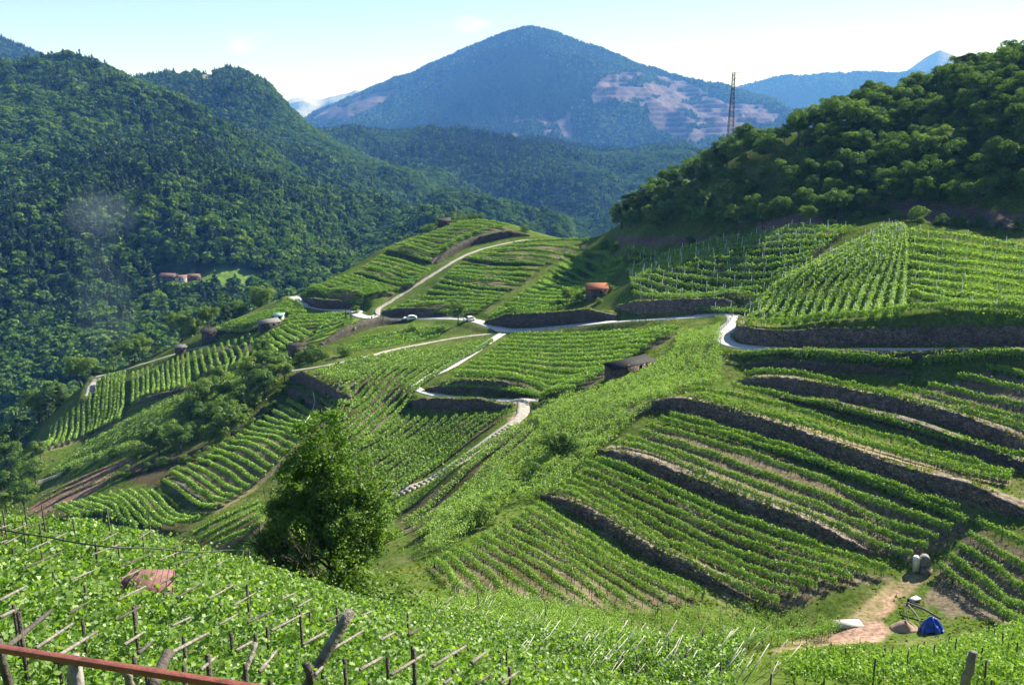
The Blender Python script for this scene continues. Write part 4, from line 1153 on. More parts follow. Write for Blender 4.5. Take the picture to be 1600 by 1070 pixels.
# ------------------------------------------------------------------ trees that can be told apart
CR = {
 'broad': [crown_mesh('crown', 11, 4.8, 5200, .21, M['crown'], 'broad', s, base=.16) for s in (21, 22, 23, 24, 25, 26)],
 'conifer': [crown_mesh('crown', 13, 2.8, 3600, .19, M['conifer'], 'conifer', s) for s in (31, 32)],
 'pine': [crown_mesh('crown', 14, 4.0, 3200, .18, M['conifer'], 'pine', s) for s in (41, 42)],
 'bush': [crown_mesh('crown', 5, 3.2, 3000, .14, M['crown'], 'broad', s, base=-.4) for s in (51, 52)],
 'cypress': [crown_mesh('crown', 6, .75, 900, .16, M['conifer'], 'conifer', 61)],
}
TK = {k: trunk_mesh('trunk', {'broad': 11, 'conifer': 13, 'pine': 14, 'bush': 4, 'cypress': 5}[k], {'broad': .22, 'conifer': .2, 'pine': .2, 'bush': .08, 'cypress': .08}[k], 5, k, .7 if k != 'bush' else .5) for k in CR}
H0 = {'broad': 11, 'conifer': 13, 'pine': 14, 'bush': 5, 'cypress': 6}
def tree(kind, x, y, h, label, group=None, cat='tree', name=None, wide=1.0, matr=None):
    z = float(hz(x, y))
    o = empty(name or {'broad': 'broadleaf_tree', 'conifer': 'conifer_tree', 'pine': 'pine_tree', 'bush': 'bush', 'cypress': 'cypress_tree'}[kind], (x, y, z - .1), label, cat if kind != 'bush' else 'bush', group, random.random() * 6.28)
    s = h / H0[kind]
    o.scale = (s * wide, s * wide, s)
    link('crown', random.choice(CR[kind]), o); link('trunk', TK[kind], o)
    return o

# wooded slope at right
hill_poly = [(962,362),(1050,376),(1195,364),(1290,352),(1340,340),(1385,332),(1440,330),(1500,336),(1640,340),(1700,40),(1560,80),(1480,130),(1400,165),(1290,195),(1200,232),(1100,262),(1010,290),(975,320)]
mh = in_poly(PXG, PYG, hill_poly) & (GY > 165)
iy, ix = np.where(mh)
order = rng.permutation(len(ix)); chosen = []
for k in order:
    x, y = gx[ix[k]] + rng.random(), gy[iy[k]] + rng.random()
    if all((x - a) ** 2 + (y - b) ** 2 > 4.9 ** 2 for a, b in chosen):
        chosen.append((x, y))
vis = sorted(chosen, key=lambda p: p[1])
nh = 185
step_ = max(1, len(vis) / nh)
sel = [vis[int(i * step_)] for i in range(min(nh, len(vis)))]
rest = [p for p in vis if p not in set(sel)]
for x, y in sel:
    e = hz(x, y); px_, py_ = proj(x, y, e)
    n_ = vnoise(x / 18, y / 18, 99)
    kd = 'conifer' if n_ < .04 else ('pine' if n_ < .13 else 'broad')
    hgt = (6.5 + 6.5 * random.random()) * (1.15 if kd == 'conifer' else 1)
    zone = ['at its left tip', 'left behind the shaded vineyard', 'right of the lattice mast', 'behind the top of the lit spur', 'beyond the lit spur rows', 'at the picture edge'][int(np.searchsorted([1040, 1150, 1290, 1420, 1520], px_))]
    lv = ['foot', 'middle', 'crest'][int(np.clip((y - np.interp(px_, [960, 1200, 1400, 1640], [325, 252, 240, 210])) / 22, 0, 2))]
    kn_ = {'broad': 'leafy tree', 'conifer': 'dark conifer', 'pine': 'dark pine'}[kd]
    tree(kd, x, y, hgt, f'{kn_} at the {lv} of the wooded slope, {zone}', f'{kn_}s at the {lv} of the wooded slope, {zone}', wide=.72 + .4 * random.random())
# special ones
def at(px, py, d=None, dmin=60):
    if d is None:
        c = cast(px, py, dmin); return c[0], c[1]
    p = P(px, py, d); return p[0], p[1]
SPEC = [
 ('pine', 985, 356, 12, 'dark leaning pine at the left tip of the wooded slope', None), ('pine', 972, 358, 9, 'smaller dark pine just below the pine at the tip of the wood', None),
 ('bush', 1434, 345, 5, 'bright yellow green bush at the foot of the wood above the lit spur', None),
 ('broad', 716, 507, 7.5, 'dark round tree at the roadside between the parked car and the junction', None),
 ('bush', 556, 489, 3.6, 'bush on the road bend beside the two cypresses', None), ('bush', 646, 517, 3, 'small dark bush under the parked car', None),
 ('cypress', 541, 505, 5, 'left one of two thin cypresses by the road bend', None), ('cypress', 549, 508, 5, 'right one of two thin cypresses by the road bend', None),
 ('bush', 484, 560, 5.5, 'bright green bush beside the ruined stone hut', None), ('bush', 470, 566, 4, 'smaller bright bush in front of the ruined stone hut', None), ('bush', 502, 560, 4, 'bright bush right of the ruined stone hut', None),
 ('bush', 538, 556, 4, 'round bush on the bright bank above the gravel track', None),
 ('broad', 886, 478, 6, 'leafy tree left of the red roofed hut', None), ('bush', 903, 472, 4, 'bush against the left wall of the red roofed hut', None), ('bush', 872, 482, 3.5, 'low bush on the wall left of the red roofed hut', None), ('bush', 935, 474, 2.2, 'low rounded bush below the red roofed hut', None), ('bush', 952, 455, 3, 'bush right of the red roofed hut', None),
 ('bush', 945, 388, 3.5, 'bush on top of the bright strip by the wood', None), ('bush', 960, 392, 4, 'pale bush next to the shaded vineyard top corner', None),
 ('bush', 820, 362, 3.4, 'dark shrub at the top end of the knoll path', None),
 ('bush', 603, 455, 2.2, 'small lit shrub beside the knoll path', None),
 ('broad', 866, 722, 6, 'leafy tree in the hollow at the left end of the second wall', None), ('bush', 890, 716, 4.5, 'bush at the left end of the second wall', None), ('bush', 850, 705, 3.5, 'pale bush above the hollow tree', None),
 ('bush', 753, 820, 4, 'dark bush at the left end of the lowest wall', None), ('bush', 768, 800, 3.2, 'small dark bush just above the lowest wall end', None),
 ('bush', 835, 750, 3.6, 'bright bush between the pergola strip and the lowest terraces', None),
 ('bush', 640, 636, 2.0, 'small bush at the outer corner of the white lane hairpin', None),
 ('broad', 250, 712, 9.5, 'pale rounded tree standing in front of the bush belt', None), ('broad', 282, 708, 8, 'silvery rounded tree right of the pale tree in the bush belt', None),
 ('bush', 150, 722, 3, 'bush left of the bush belt on the lane', None), ('bush', 178, 712, 3.4, 'dark bush above the red terrace lane', None), ('bush', 105, 738, 3.4, 'bush at the left end of the red terrace', None),
 ('bush', 1168, 560, 2, 'low shrub just under the road bend', None), ('bush', 470, 632, 3, 'shrub on the overgrown wall below the rounded wall', None), ('bush', 445, 618, 3.5, 'shrub at the left end of the rounded wall', None), ('bush', 500, 650, 2.6, 'shrub in the middle of the overgrown wall', None),
]
for kd, a, b, h, lab, _ in SPEC:
    x, y = at(a, b); tree(kd, x, y, h, lab)
belt = [(215,716),(300,690),(322,672),(345,655),(352,632),(332,622),(368,625),(392,606),(412,592),(372,652),(398,640),(415,622),(298,655),(318,640),(345,602),(428,578),(408,560),(232,700),(266,690),(380,600),(362,680),(338,690),(430,600),(445,596)]
for k, (a, b) in enumerate(belt):
    x, y = at(a, b); tree('broad' if k % 3 else 'bush', x, y, 5.2 + 4 * random.random(), 'dark leafy tree in the bush belt above the yellow green slope' if k % 3 else 'bush in the bush belt above the yellow green slope', 'trees of the bush belt', wide=1.1)
for a, b in [(232,735),(255,728),(290,722),(312,715),(335,700),(352,690),(372,678),(392,668),(410,655),(425,642),(200,745),(275,738),(330,716),(365,696),(405,672),(432,636)]:
    x, y = at(a, b); tree('bush', x, y, 1.6 + 1.8 * random.random(), 'low dark scrub between the bush belt and the yellow green slope', 'scrub under the bush belt', wide=1.2)
for a, b in [(1440,348),(1470,352),(1500,354),(1530,355),(1560,356),(1590,358),(1620,360),(1080,380),(1120,379),(1160,376),(1300,354),(1340,342),(1375,335)]:
    x, y = at(a, b); tree('bush', x, y, 2.0 + 2.2 * random.random(), 'bush at the shaded foot of the wood just above the vineyards', 'bushes at the foot of the wood')
kb = [(662,362),(672,360),(684,356),(697,352),(706,350),(716,348),(728,345),(738,343),(748,342),(668,366)]
for a, b in kb:
    x, y = at(a, b); tree('bush', x, y + 5, 3.4 + 1.6 * random.random(), 'bush in the dark row behind the top of the knoll', 'bushes behind the knoll top')
# dark wood behind the far left fields
bx = [0, 60, 140, 205, 300, 330, 400, 455]; bd = [262, 268, 285, 290, 292, 300, 312, 322]
wood = []
while len(wood) < 72:
    a = random.uniform(-10, 458); d = np.interp(a, bx, bd) + random.uniform(5, 62)
    x = (a - 800) / F / .98 * d
    if all((x - p[0]) ** 2 + (d - p[1]) ** 2 > 5.2 ** 2 for p in wood): wood.append((x, d))
def wz(x, y):
    a = 800 + F * x / y / 1.0
    return ['the furthest left field', 'the pale track bend', 'the tall field', 'the small rounded field', 'the wedge under the road bend'][int(np.searchsorted([90, 190, 300, 400], a))]
for x, y in wood:
    kd = random.choice(['broad', 'broad', 'conifer', 'pine', 'broad'])
    tree(kd, x, y, 9 + 5 * random.random(), f"{ {'broad': 'dark leafy tree', 'conifer': 'dark conifer', 'pine': 'dark pine'}[kd] } in the wood beyond {wz(x, y)}", 'trees of the wood beyond ' + wz(x, y))
low = []
while len(low) < 16:
    a = random.uniform(-30, 66); b = random.uniform(712, 800)
    x, y = at(a, b, dmin=120)
    if all((x - p[0]) ** 2 + (y - p[1]) ** 2 > 4.5 ** 2 for p in low): low.append((x, y))
for x, y in low: tree('broad', x, y, 6.5 + 3 * random.random(), 'light green tree at the valley edge behind the red terrace', 'trees at the left valley edge')
# remaining trees of the same woods, one mass
xs, ys = [], []
for p in rest[:900]: xs.append(p[0]); ys.append(p[1])
g = np.random.default_rng(3)
px_ = g.uniform(-200, 470, 2600); d_ = np.interp(px_, bx, bd) + g.uniform(40, 190, 2600)
xs += list((px_ - 800) / F / .98 * d_); ys += list(d_)
px_ = g.uniform(600, 1500, 1600); d_ = g.uniform(430, 535, 1600)
xs += list((px_ - 800) / F / .98 * d_); ys += list(d_)
KINDS3 = hidden_collection('near_wood', CR['broad'])
xs = np.array(xs); ys = np.array(ys)
ok = (xs > X0 + 5) & (xs < X1 - 5) & (ys < Y1 - 5)
xs, ys = xs[ok], ys[ok]
gn_scatter('forest', np.c_[xs, ys, hz(xs, ys) - .2], (.62 + .45 * g.random(len(xs))), g.random(len(xs)) * 6.28, g.integers(0, 6, len(xs)), KINDS3, 'undergrowth and tree crowns between the trees of the near woods')

# large tree in front
def big_tree():
    d = 46.0; x = (512 - 800) / F / .93 * d; x = P(512, 800, d)[0]
    g0 = float(hz(x, d)); top = P(505, 655, d)[2]; H = top - g0
    root = empty('walnut_tree', (x, d, g0), 'large dark leafy tree rising alone from the near slope', 'tree')
    g = random.Random(4); mb = MB(); tips = []
    def grow(p, dr, r, L, lev):
        n = 5; pts_ = [p]; q_ = p; dd = dr
        for k in range(n):
            dd = dd + np.array([g.gauss(0, .13), g.gauss(0, .13), g.gauss(0.05, .08)]); dd /= np.linalg.norm(dd)
            q_ = q_ + dd * L / n; pts_.append(q_)
        mb.tube(pts_, [r * (1 - .11 * k) for k in range(n + 1)], 7 if lev < 2 else 4, cap=False)
        if lev >= 4 or r < .012:
            tips.append(q_); tips.append(pts_[3]); return
        if lev >= 2: tips.append(pts_[-1])
        nc = 3 if lev == 0 else g.choice([3, 4])
        for c in range(nc):
            a = g.random() * 6.28; sp = g.uniform(.45, .95)
            u = np.cross(dd, [0, 0, 1.]) + 1e-3; u /= np.linalg.norm(u); w2 = np.cross(dd, u)
            nd = dd + sp * (math.cos(a) * u + math.sin(a) * w2); nd[2] += .12; nd /= np.linalg.norm(nd)
            s0 = pts_[g.choice([2, 3, 4, 5])] if c else pts_[-1]
            grow(s0, nd, r * g.uniform(.5, .68), L * g.uniform(.62, .8), lev + 1)
    for k, (lean, az) in enumerate([(.12, 2.6), (.5, 0.2), (.55, 3.3), (.45, 1.6), (.5, 4.6), (.2, 5.5)]):
        grow(np.array([0.0, 0, 1.2 + .25 * k]), np.array([math.cos(az) * lean, math.sin(az) * lean, 1.0]), .15, H * .24, 0)
    mb.tube([(0, 0, -.5), (0, 0, 1.0), (.05, 0, 2.6)], [.36, .28, .2], 10)
    link('trunk', mb.mesh('trunk', [M['bark']]), root)
    tp = np.array(tips)
    # a rounded full crown: also clumps in an egg-shaped volume
    R = 3.9
    m = 1150; e = rng.normal(size=(m, 3)); e /= np.linalg.norm(e, axis=1)[:, None]; e *= (rng.random(m) ** .4)[:, None]
    an = np.arctan2(e[:, 1], e[:, 0]); lob = .8 + .28 * np.sin(an * 3 + e[:, 2] * 5)
    eg = np.c_[e[:, 0] * R * lob, e[:, 1] * R * lob, H * .53 + e[:, 2] * H * .55 * (.86 + .2 * np.sin(an * 2.3 + 1) * (e[:, 2] > 0))]
    tpz = 1 - .38 * np.clip(e[:, 2], 0, 1); eg[:, 0] *= tpz; eg[:, 1] *= tpz
    eg = eg[fbm(eg[:, 0] * .8 + 9, eg[:, 2] * .8 + eg[:, 1] * .5, 2, 17) > .40]
    tp = tp[rng.permutation(len(tp))[:1200]]
    lo = np.clip((H * .95 - tp[:, 2]) / (H * .5), .1, 1)
    tp = tp[(np.hypot(tp[:, 0], tp[:, 1]) < R * lo + .4) & (tp[:, 2] < H * 1.02)]
    cl = np.vstack([tp, eg]); print('H', H, len(tp))
    per = 48; n = len(cl) * per
    cr = .30 + .4 * rng.random(len(cl))
    dd = rng.normal(size=(n, 3)); dd /= np.linalg.norm(dd, axis=1)[:, None]
    rr = np.repeat(cr, per) * rng.random(n) ** .5
    C = np.repeat(cl, per, 0) + dd * rr[:, None] * [1, 1, .75]
    N = dd * .5 + rng.normal(size=(n, 3)) * .5 + [0, 0, .5]
    T = np.clip(np.repeat(rng.random(len(cl)), per) * .5 + .5 * rng.random(n), 0, 1)
    V, Fq, TT_ = leaves(C, N, .06 + .05 * rng.random(n), T, 'quad')
    m2 = MB(); m2.add(V, Fq, 0, TT_)
    link('crown', m2.mesh('crown', [M['big']]), root)
    print('bigtree', H, len(cl))
big_tree()
for a, b, d, h, lab in [(585,955,43,4.2,'light green bush at the right foot of the large tree'), (618,945,46,3.0,'small bush right of the large tree beside the pale sticks'), (430,880,44,3.6,'bright bush left of the large tree'), (340,860,46,2.6,'low bush at the crest left of the large tree')]:
    p = P(a, b, d); o = tree('bush', p[0], p[1], h, lab)

# ------------------------------------------------------------------ haze
hm = MB(); hm.box(0, 5600, 0, 18000, 13000, 2)
V = np.vstack(hm.V); V[:, 2] = np.where(V[:, 2] > 0, 1120, -425)
hme = hm.mesh('haze', [])
hme.vertices.foreach_set("co", V.astype(np.float32).ravel())
m = bpy.data.materials.new('haze'); m.use_nodes = True; t = m.node_tree
for n in list(t.nodes): t.nodes.remove(n)
out = t.nodes.new("ShaderNodeOutputMaterial"); pv = t.nodes.new("ShaderNodeVolumePrincipled")
pv.inputs['Color'].default_value = (0.11, 0.33, 1.0, 1)
pv.inputs['Absorption Color'].default_value = (1, 1, 1, 1)
pv.inputs['Density'].default_value = HAZE = 0.000105
pv.inputs['Anisotropy'].default_value = 0.0
t.links.new(pv.outputs[0], out.inputs['Volume'])
hme.materials.append(m)
tag(link('haze', hme), kind='stuff')
#PART3
# ------------------------------------------------------------------ buildings
def on_sheet(info, px, py):
    f = (info['t'] < .95)
    d2 = (info['ppx'] - px) ** 2 + (info['ppy'] - py) ** 2 + np.where(f, 0, 1e9)
    k = np.unravel_index(np.argmin(d2), d2.shape)
    return info['Y'][k]
def house(px, py, w, dp, h, rise, rz, label, cat, roof='tile', wall='plaster', name='stone_hut', mono=False, door=True, wins=1, over=.35, group=None, d=None, z=None, dmin=60):
    if d is None:
        c = cast(px, py, dmin); x, y, zz = c
    else:
        x, y, zz = P(px, py, d)
    o = empty(name, (x, y, zz), label, cat, group, rz)
    mb = MB()
    hw, hd = w / 2, dp / 2
    b = -1.2
    if mono:
        V = [(-hw, -hd, b), (hw, -hd, b), (hw, hd, b), (-hw, hd, b), (-hw, -hd, h), (hw, -hd, h), (hw, hd, h + rise), (-hw, hd, h + rise)]
        mb.add(V, [(0, 1, 5, 4), (1, 2, 6, 5), (2, 3, 7, 6), (3, 0, 4, 7), (4, 5, 6, 7)])
    else:
        V = [(-hw, -hd, b), (hw, -hd, b), (hw, hd, b), (-hw, hd, b), (-hw, -hd, h), (hw, -hd, h), (hw, hd, h), (-hw, hd, h), (-hw, 0, h + rise), (hw, 0, h + rise)]
        mb.add(V, [(0, 1, 5, 4), (1, 2, 6, 9, 5), (2, 3, 7, 6), (3, 0, 4, 8, 7), (4, 5, 9, 8), (6, 7, 8, 9)])
    link('wall', mb.mesh('wall', [M[wall]]), o)
    mb = MB(); t_ = .14
    if mono:
        sl_ = rise / dp
        a0 = (-hd - over, h - over * sl_ + .03); a1 = (hd + over, h + rise + over * sl_ + .03)
        pan = [(a0, a1)]
    else:
        sl_ = rise / hd
        pan = [((-hd - over, h - over * sl_ + .03), (0, h + rise + .03)), ((hd + over, h - over * sl_ + .03), (0, h + rise + .03))]
    for (ya, za), (yb, zb) in pan:
        W_ = hw + over
        V = [(-W_, ya, za), (W_, ya, za), (W_, yb, zb), (-W_, yb, zb)]
        V += [(a, b2, c + t_) for a, b2, c in V]
        mb.add(V, [(0, 1, 2, 3), (7, 6, 5, 4), (0, 4, 5, 1), (1, 5, 6, 2), (2, 6, 7, 3), (3, 7, 4, 0)])
        # tile courses
        nco = max(3, int(abs(yb - ya) / .45))
        for k in range(nco):
            f = (k + .5) / nco
            yy = ya + (yb - ya) * f; zz_ = za + (zb - za) * f + t_ + .025
            mb.box(0, yy, zz_, 2 * W_, .1, .05)
    link('roof', mb.mesh('roof', [M[roof]]), o)
    if door:
        mb = MB(); mb.box(-hw * .35, -hd - .03, .95, .95, .08, 1.9); dr = link('door', mb.mesh('door', [M['dwood']]), o)
    for k in range(wins):
        mb = MB(); mb.box(hw * (.3 + .3 * k), -hd - .03, h * .6, .8, .06, .8)
        fr = link('window', mb.mesh('window', [M['wood']]), o)
        mb = MB(); mb.box(hw * (.3 + .3 * k), -hd - .065, h * .6, .64, .03, .64); link('pane', mb.mesh('pane', [M['glass']]), fr)
    return o
house(932, 463, 5.6, 4.2, 2.6, 1.2, .12, 'small stone hut with an orange red tiled roof above the road', 'hut', wall='stone')
house(984, 580, 11.0, 2.6, 1.5, 0.45, .66, 'long low barn with a dark sloping roof at the edge of the broad field', 'barn', roof='tyre', wall='stone', name='barn', mono=True, wins=2)
house(421, 512, 6.4, 3.0, 1.9, 0.5, .6, 'grey roofed barn on the left spur below the far road', 'barn', roof='slate', wall='stone_dark', name='barn', mono=True)
house(436, 499, 3.0, 2.0, 1.5, 0.3, .1, 'little shed with a pale turquoise roof behind the grey roofed barn', 'shed', roof='teal', wall='white', name='shed', mono=True, door=False)
house(328, 528, 4.6, 3.6, 2.4, 0.5, .2, 'small dark hut with a pale door under the rounded field', 'hut', roof='stone_dark', wall='stone_dark', mono=True)
house(284, 553, 3.4, 2.6, 2.4, 0.3, .15, 'square stone hut on the upper edge of the tall field', 'hut', roof='slate', wall='stone_dark', mono=True)
house(465, 556, 4.6, 3.8, 3.0, 0.2, .15, 'ruined roofless looking stone hut beside bright green bushes', 'hut', roof='stone_dark', wall='stone', mono=True, over=0.0)
house(694, 353, 4.8, 3.6, 2.0, 0.9, .1, 'dark roofed hut among bushes on the knoll top', 'hut', roof='dwood', wall='stone_dark')
house(264, 435, 11, 6, 2.2, 1.4, -.25, 'leftmost and largest red roofed farmhouse across the valley', 'house', roof='oldtile', wall='stone', name='farmhouse', d=on_sheet(S1, 264, 438) - 4, wins=2)
house(284, 438, 7, 5, 2.4, 1.2, .3, 'red roofed farmhouse in the middle of the hamlet across the valley', 'house', roof='oldtile', wall='plaster', name='farmhouse', d=on_sheet(S1, 282, 441) - 4)
house(303, 435, 8, 5, 2.0, 1.2, 0, 'rightmost farmhouse of the hamlet, next to the valley meadow', 'house', roof='oldtile', wall='stone', name='farmhouse', d=on_sheet(S1, 302, 438) - 4)
house(572, 213, 16, 10, 6, 3, 0, 'tiny pale house on the wooded middle ridge', 'house', wall='white', name='house', d=2540)
# tin roof in the near vines
c = cast(233, 899, 7, 2.15); c[2] += 2.06
o = empty('lean_to', (c[0], c[1], c[2] - .1), 'rusty red tin roof sunk among the near vines', 'shed')
mb = MB(); V = [(-.72, -.42, -.02), (.72, -.45, -.08), (.42, .5, .04), (-.62, .5, .05)]; V += [(a, b, z + .05) for a, b, z in V]
mb.add(V, [(0, 3, 2, 1), (4, 5, 6, 7), (0, 1, 5, 4), (1, 2, 6, 5), (2, 3, 7, 6), (3, 0, 4, 7)])
for k in range(9):
    f = k / 8; a0 = np.array(V[4]) * (1 - f) + np.array(V[5]) * f; a1 = np.array(V[7]) * (1 - f) + np.array(V[6]) * f
    mb.tube([a0 + (0, 0, .002), a1 + (0, 0, .002)], .012, 5)
link('roof', mb.mesh('roof', [M['tin']]), o)
for a, b in ((-.6, -.35), (.6, -.35), (.35, .4), (-.5, .4)):
    mb = MB(); mb.tube([(a, b, -2.0), (a, b, 0)], .04, 6); link('post', mb.mesh('post', [M['dwood']]), o)

# ------------------------------------------------------------------ pylon
base = P(1141, 214, 345.0); topz = P(1141, 108, 345.0)[2]; Hp = topz - base[2]
o = empty('lattice_mast', base, 'tall dark lattice mast rising from the wooded slope', 'pylon')
mb = MB(); wb, wt = 1.15, .48; hh_ = Hp * .94
lev = 16
def leg(s, k):
    f = k / lev; w_ = wb + (wt - wb) * min(1, f * 1.25)
    return np.array([s[0] * w_, s[1] * w_, -3 + (hh_ + 3) * f])
for s_ in ((-1, -1), (1, -1), (1, 1), (-1, 1)):
    mb.tube([leg(s_, 0), leg(s_, lev * .8), leg(s_, lev)], .09, 4)
link('leg_frame', mb.mesh('leg_frame', [M['darkm']]), o)
mb = MB(); cs = [(-1, -1), (1, -1), (1, 1), (-1, 1)]
for k in range(lev):
    for j in range(4):
        a, b = cs[j], cs[(j + 1) % 4]
        mb.tube([leg(a, k), leg(b, k + 1)], .055, 3); mb.tube([leg(b, k), leg(a, k + 1)], .055, 3); mb.tube([leg(a, k + 1), leg(b, k + 1)], .05, 3)
mb.tube([(-.5, 0, hh_), (0, 0, Hp), (.5, 0, hh_)], .07, 4)
link('bracing', mb.mesh('bracing', [M['darkm']]), o)
for z in (Hp * .945, Hp * .855):
    mb = MB(); mb.tube([(0, 0, z), (3.2, 0, z - .1)], .07, 4); mb.tube([(0, 0, z + .7), (3.2, 0, z - .1)], .05, 4); mb.tube([(3.1, 0, z - .1), (3.1, 0, z - .8)], .09, 5)
    link('crossarm', mb.mesh('crossarm', [M['metal']]), o)

# ------------------------------------------------------------------ car, roadside things
def car(px, py, label, rz, mat, L=4.0):
    x, y, z = cast(px, py)
    o = empty('parked_car', (x, y, float(hz(x, y)) + .07), label, 'car', None, rz)
    prof = [(-.5, .28), (-.5, .62), (-.46, .78), (-.28, .86), (-.14, 1.30), (.0, 1.42), (.24, 1.42), (.40, 1.18), (.475, .92), (.5, .62), (.5, .28)]
    prof = [(a * L, b) for a, b in prof]
    mb = MB(); W_ = .82
    n = len(prof); V = []
    for s_, inset in ((-1, 0), (-1, 1), (1, 1), (1, 0)):
        for a, b in prof:
            k = .16 if b > 1.0 else (.03 if inset else 0)
            V.append((a, s_ * (W_ - k), b))
    V0 = [(a, -(W_ - (.16 if b > 1 else 0)), b) for a, b in prof]; V1 = [(a, (W_ - (.16 if b > 1 else 0)), b) for a, b in prof]
    F_ = [tuple(range(n - 1, -1, -1)), tuple(range(n, 2 * n))] + [(k, (k + 1) % n, n + (k + 1) % n, n + k) for k in range(n)]
    mb.add(V0 + V1, F_); bd = link('body', mb.mesh('body', [M[mat]]), o)
    bd.modifiers.new('b', 'BEVEL').width = .05
    for s_ in (-1, 1):
        mb = MB(); y0 = s_ * (W_ - .145); y1 = s_ * (W_ - .01)
        mb.add([(-.25 * L, y1, .90), (.44 * L, y1, .95), (.37 * L, y0, 1.2), (.22 * L, y0, 1.34), (-.0 * L, y0, 1.34), (-.125 * L, y0, 1.26)], [(0, 1, 2, 3, 4, 5)])
        link('side_window', mb.mesh('side_window', [M['glass']]), o)
    mb = MB(); mb.add([(-.285 * L, -.7, .88), (-.285 * L, .7, .88), (-.15 * L, .6, 1.30), (-.15 * L, -.6, 1.30)], [(0, 1, 2, 3)]); link('windscreen', mb.mesh('windscreen', [M['glass']]), o)
    for a in (-.31, .31):
        for s_ in (-1, 1):
            mb = MB(); mb.tube([(a * L, s_ * .66, .31), (a * L, s_ * .85, .31)], .31, 14); wh = link('wheel', mb.mesh('wheel', [M['tyre']]), o)
            mb = MB(); mb.tube([(a * L, s_ * .84, .31), (a * L, s_ * .865, .31)], .19, 10); link('rim', mb.mesh('rim', [M['metal']]), wh)
    for s_ in (-.55, .55):
        mb = MB(); mb.box(-.5 * L - .01, s_, .66, .05, .3, .14); link('headlight', mb.mesh('headlight', [M['white']]), o)
    return o
car(641, 500, 'white car parked on the grey road left of the dark round tree', .08, 'white', 4.2)
car(733, 502, 'white car half hidden behind the dark round roadside tree', .5, 'white', 3.4)
x, y, z = cast(581, 499)
mb = MB(); mb.tube([(0, 0, -.1), (0, 0, .9)], .2, 8); mb.tube([(0, 0, .9), (0, 0, 1.1)], .24, 8, 1)
o = link('bollard', mb.mesh('bollard', [M['stone_dark'], M['concrete']]), None, (x, y, z)); tag(o, 'short dark post with pale top at the far road edge', 'bollard')

def railing(pxl, label, h=1.0, sp=2.2, off=2.1):
    pl = resample(smooth_line(castline(pxl, 60), 2), .8)
    zz = hz(pl[:, 0], pl[:, 1]); x0, y0, z0 = pl[0, 0], pl[0, 1], zz[0]
    o = empty('railing', (x0, y0, z0), label, 'railing')
    for hh_ in (h, h * .55):
        mb = MB(); mb.tube([(a - x0, b - y0, c - z0 + hh_) for a, b, c in zip(pl[:, 0], pl[:, 1], zz)], .035, 5); link('rail', mb.mesh('rail', [M['darkm']]), o)
    pm = MB(); pm.tube([(0, 0, -.3), (0, 0, h)], .04, 5); pm = pm.mesh('post', [M['darkm']])
    s_ = resample(pl, sp)
    for a, b in s_[:, :2]: link('post', pm, o, (a - x0, b - y0, float(hz(a, b)) - z0))
railing([(1000,503),(1060,497),(1110,492),(1138,489)], 'dark metal railing along the far side of the road to the bend')
railing([(1140,492),(1146,498),(1138,508),(1124,520),(1119,534)], 'dark metal railing curving round the inside of the road bend')
railing([(795,522),(850,517),(900,513),(960,508),(1010,503)], 'long thin railing on the near edge of the road above the broad field')

# ------------------------------------------------------------------ yard at lower right
x, y, z = cast(1437, 892)
o = empty('water_tank', (x, y, z), 'old grey water tank with a white end on the bare track', 'tank', None, -.25)
mb = MB(); n = 14
def arch(w_, h_, y_):
    return [(-w_, y_, 0)] + [(-w_ * math.cos(math.pi * k / n), y_, h_ - w_ + w_ * math.sin(math.pi * k / n)) for k in range(n + 1)] + [(w_, y_, 0)]
A0 = arch(.62, 2.05, -.1); A1 = arch(.62, 2.05, .95); k_ = len(A0)
V = [(a + .55, b, c) for a, b, c in A0 + A1]
mb.add(V, [tuple(range(k_)), tuple(range(2 * k_ - 1, k_ - 1, -1))] + [(i, i + k_, (i + 1) % k_ + k_, (i + 1) % k_) for i in range(k_)])
link('drum', mb.mesh('drum', [M['greyd']]), o)
mb = MB(); A0 = arch(.36, 1.95, -.3); A1 = arch(.36, 1.95, .5)
V = [(a - .5, b, c) for a, b, c in A0 + A1]
mb.add(V, [tuple(range(k_)), tuple(range(2 * k_ - 1, k_ - 1, -1))] + [(i, i + k_, (i + 1) % k_ + k_, (i + 1) % k_) for i in range(k_)])
link('end_panel', mb.mesh('end_panel', [M['white']]), o)
mb = MB(); mb.tube([(.05, .3, 1.9), (.15, .3, 2.3)], .06, 6); link('pipe', mb.mesh('pipe', [M['white']]), o)
c_ = cast(1447, 897)
mb = MB()
for a, b, sx, sy in ((0, -.4, 1.1, .06), (0, .4, 1.1, .06), (-.53, 0, .06, .8), (.53, 0, .06, .8)): mb.box(a, b, .4, sx, sy, .85)
for k in range(3): mb.box(-.3 + .3 * k, 0, .86, .06, .8, .05)
o = link('crate', mb.mesh('crate', [M['wood']]), None, (c_[0], c_[1], c_[2])); o.rotation_euler = (0, 0, .5)
tag(o, 'open wooden crate standing against the water tank', 'crate')

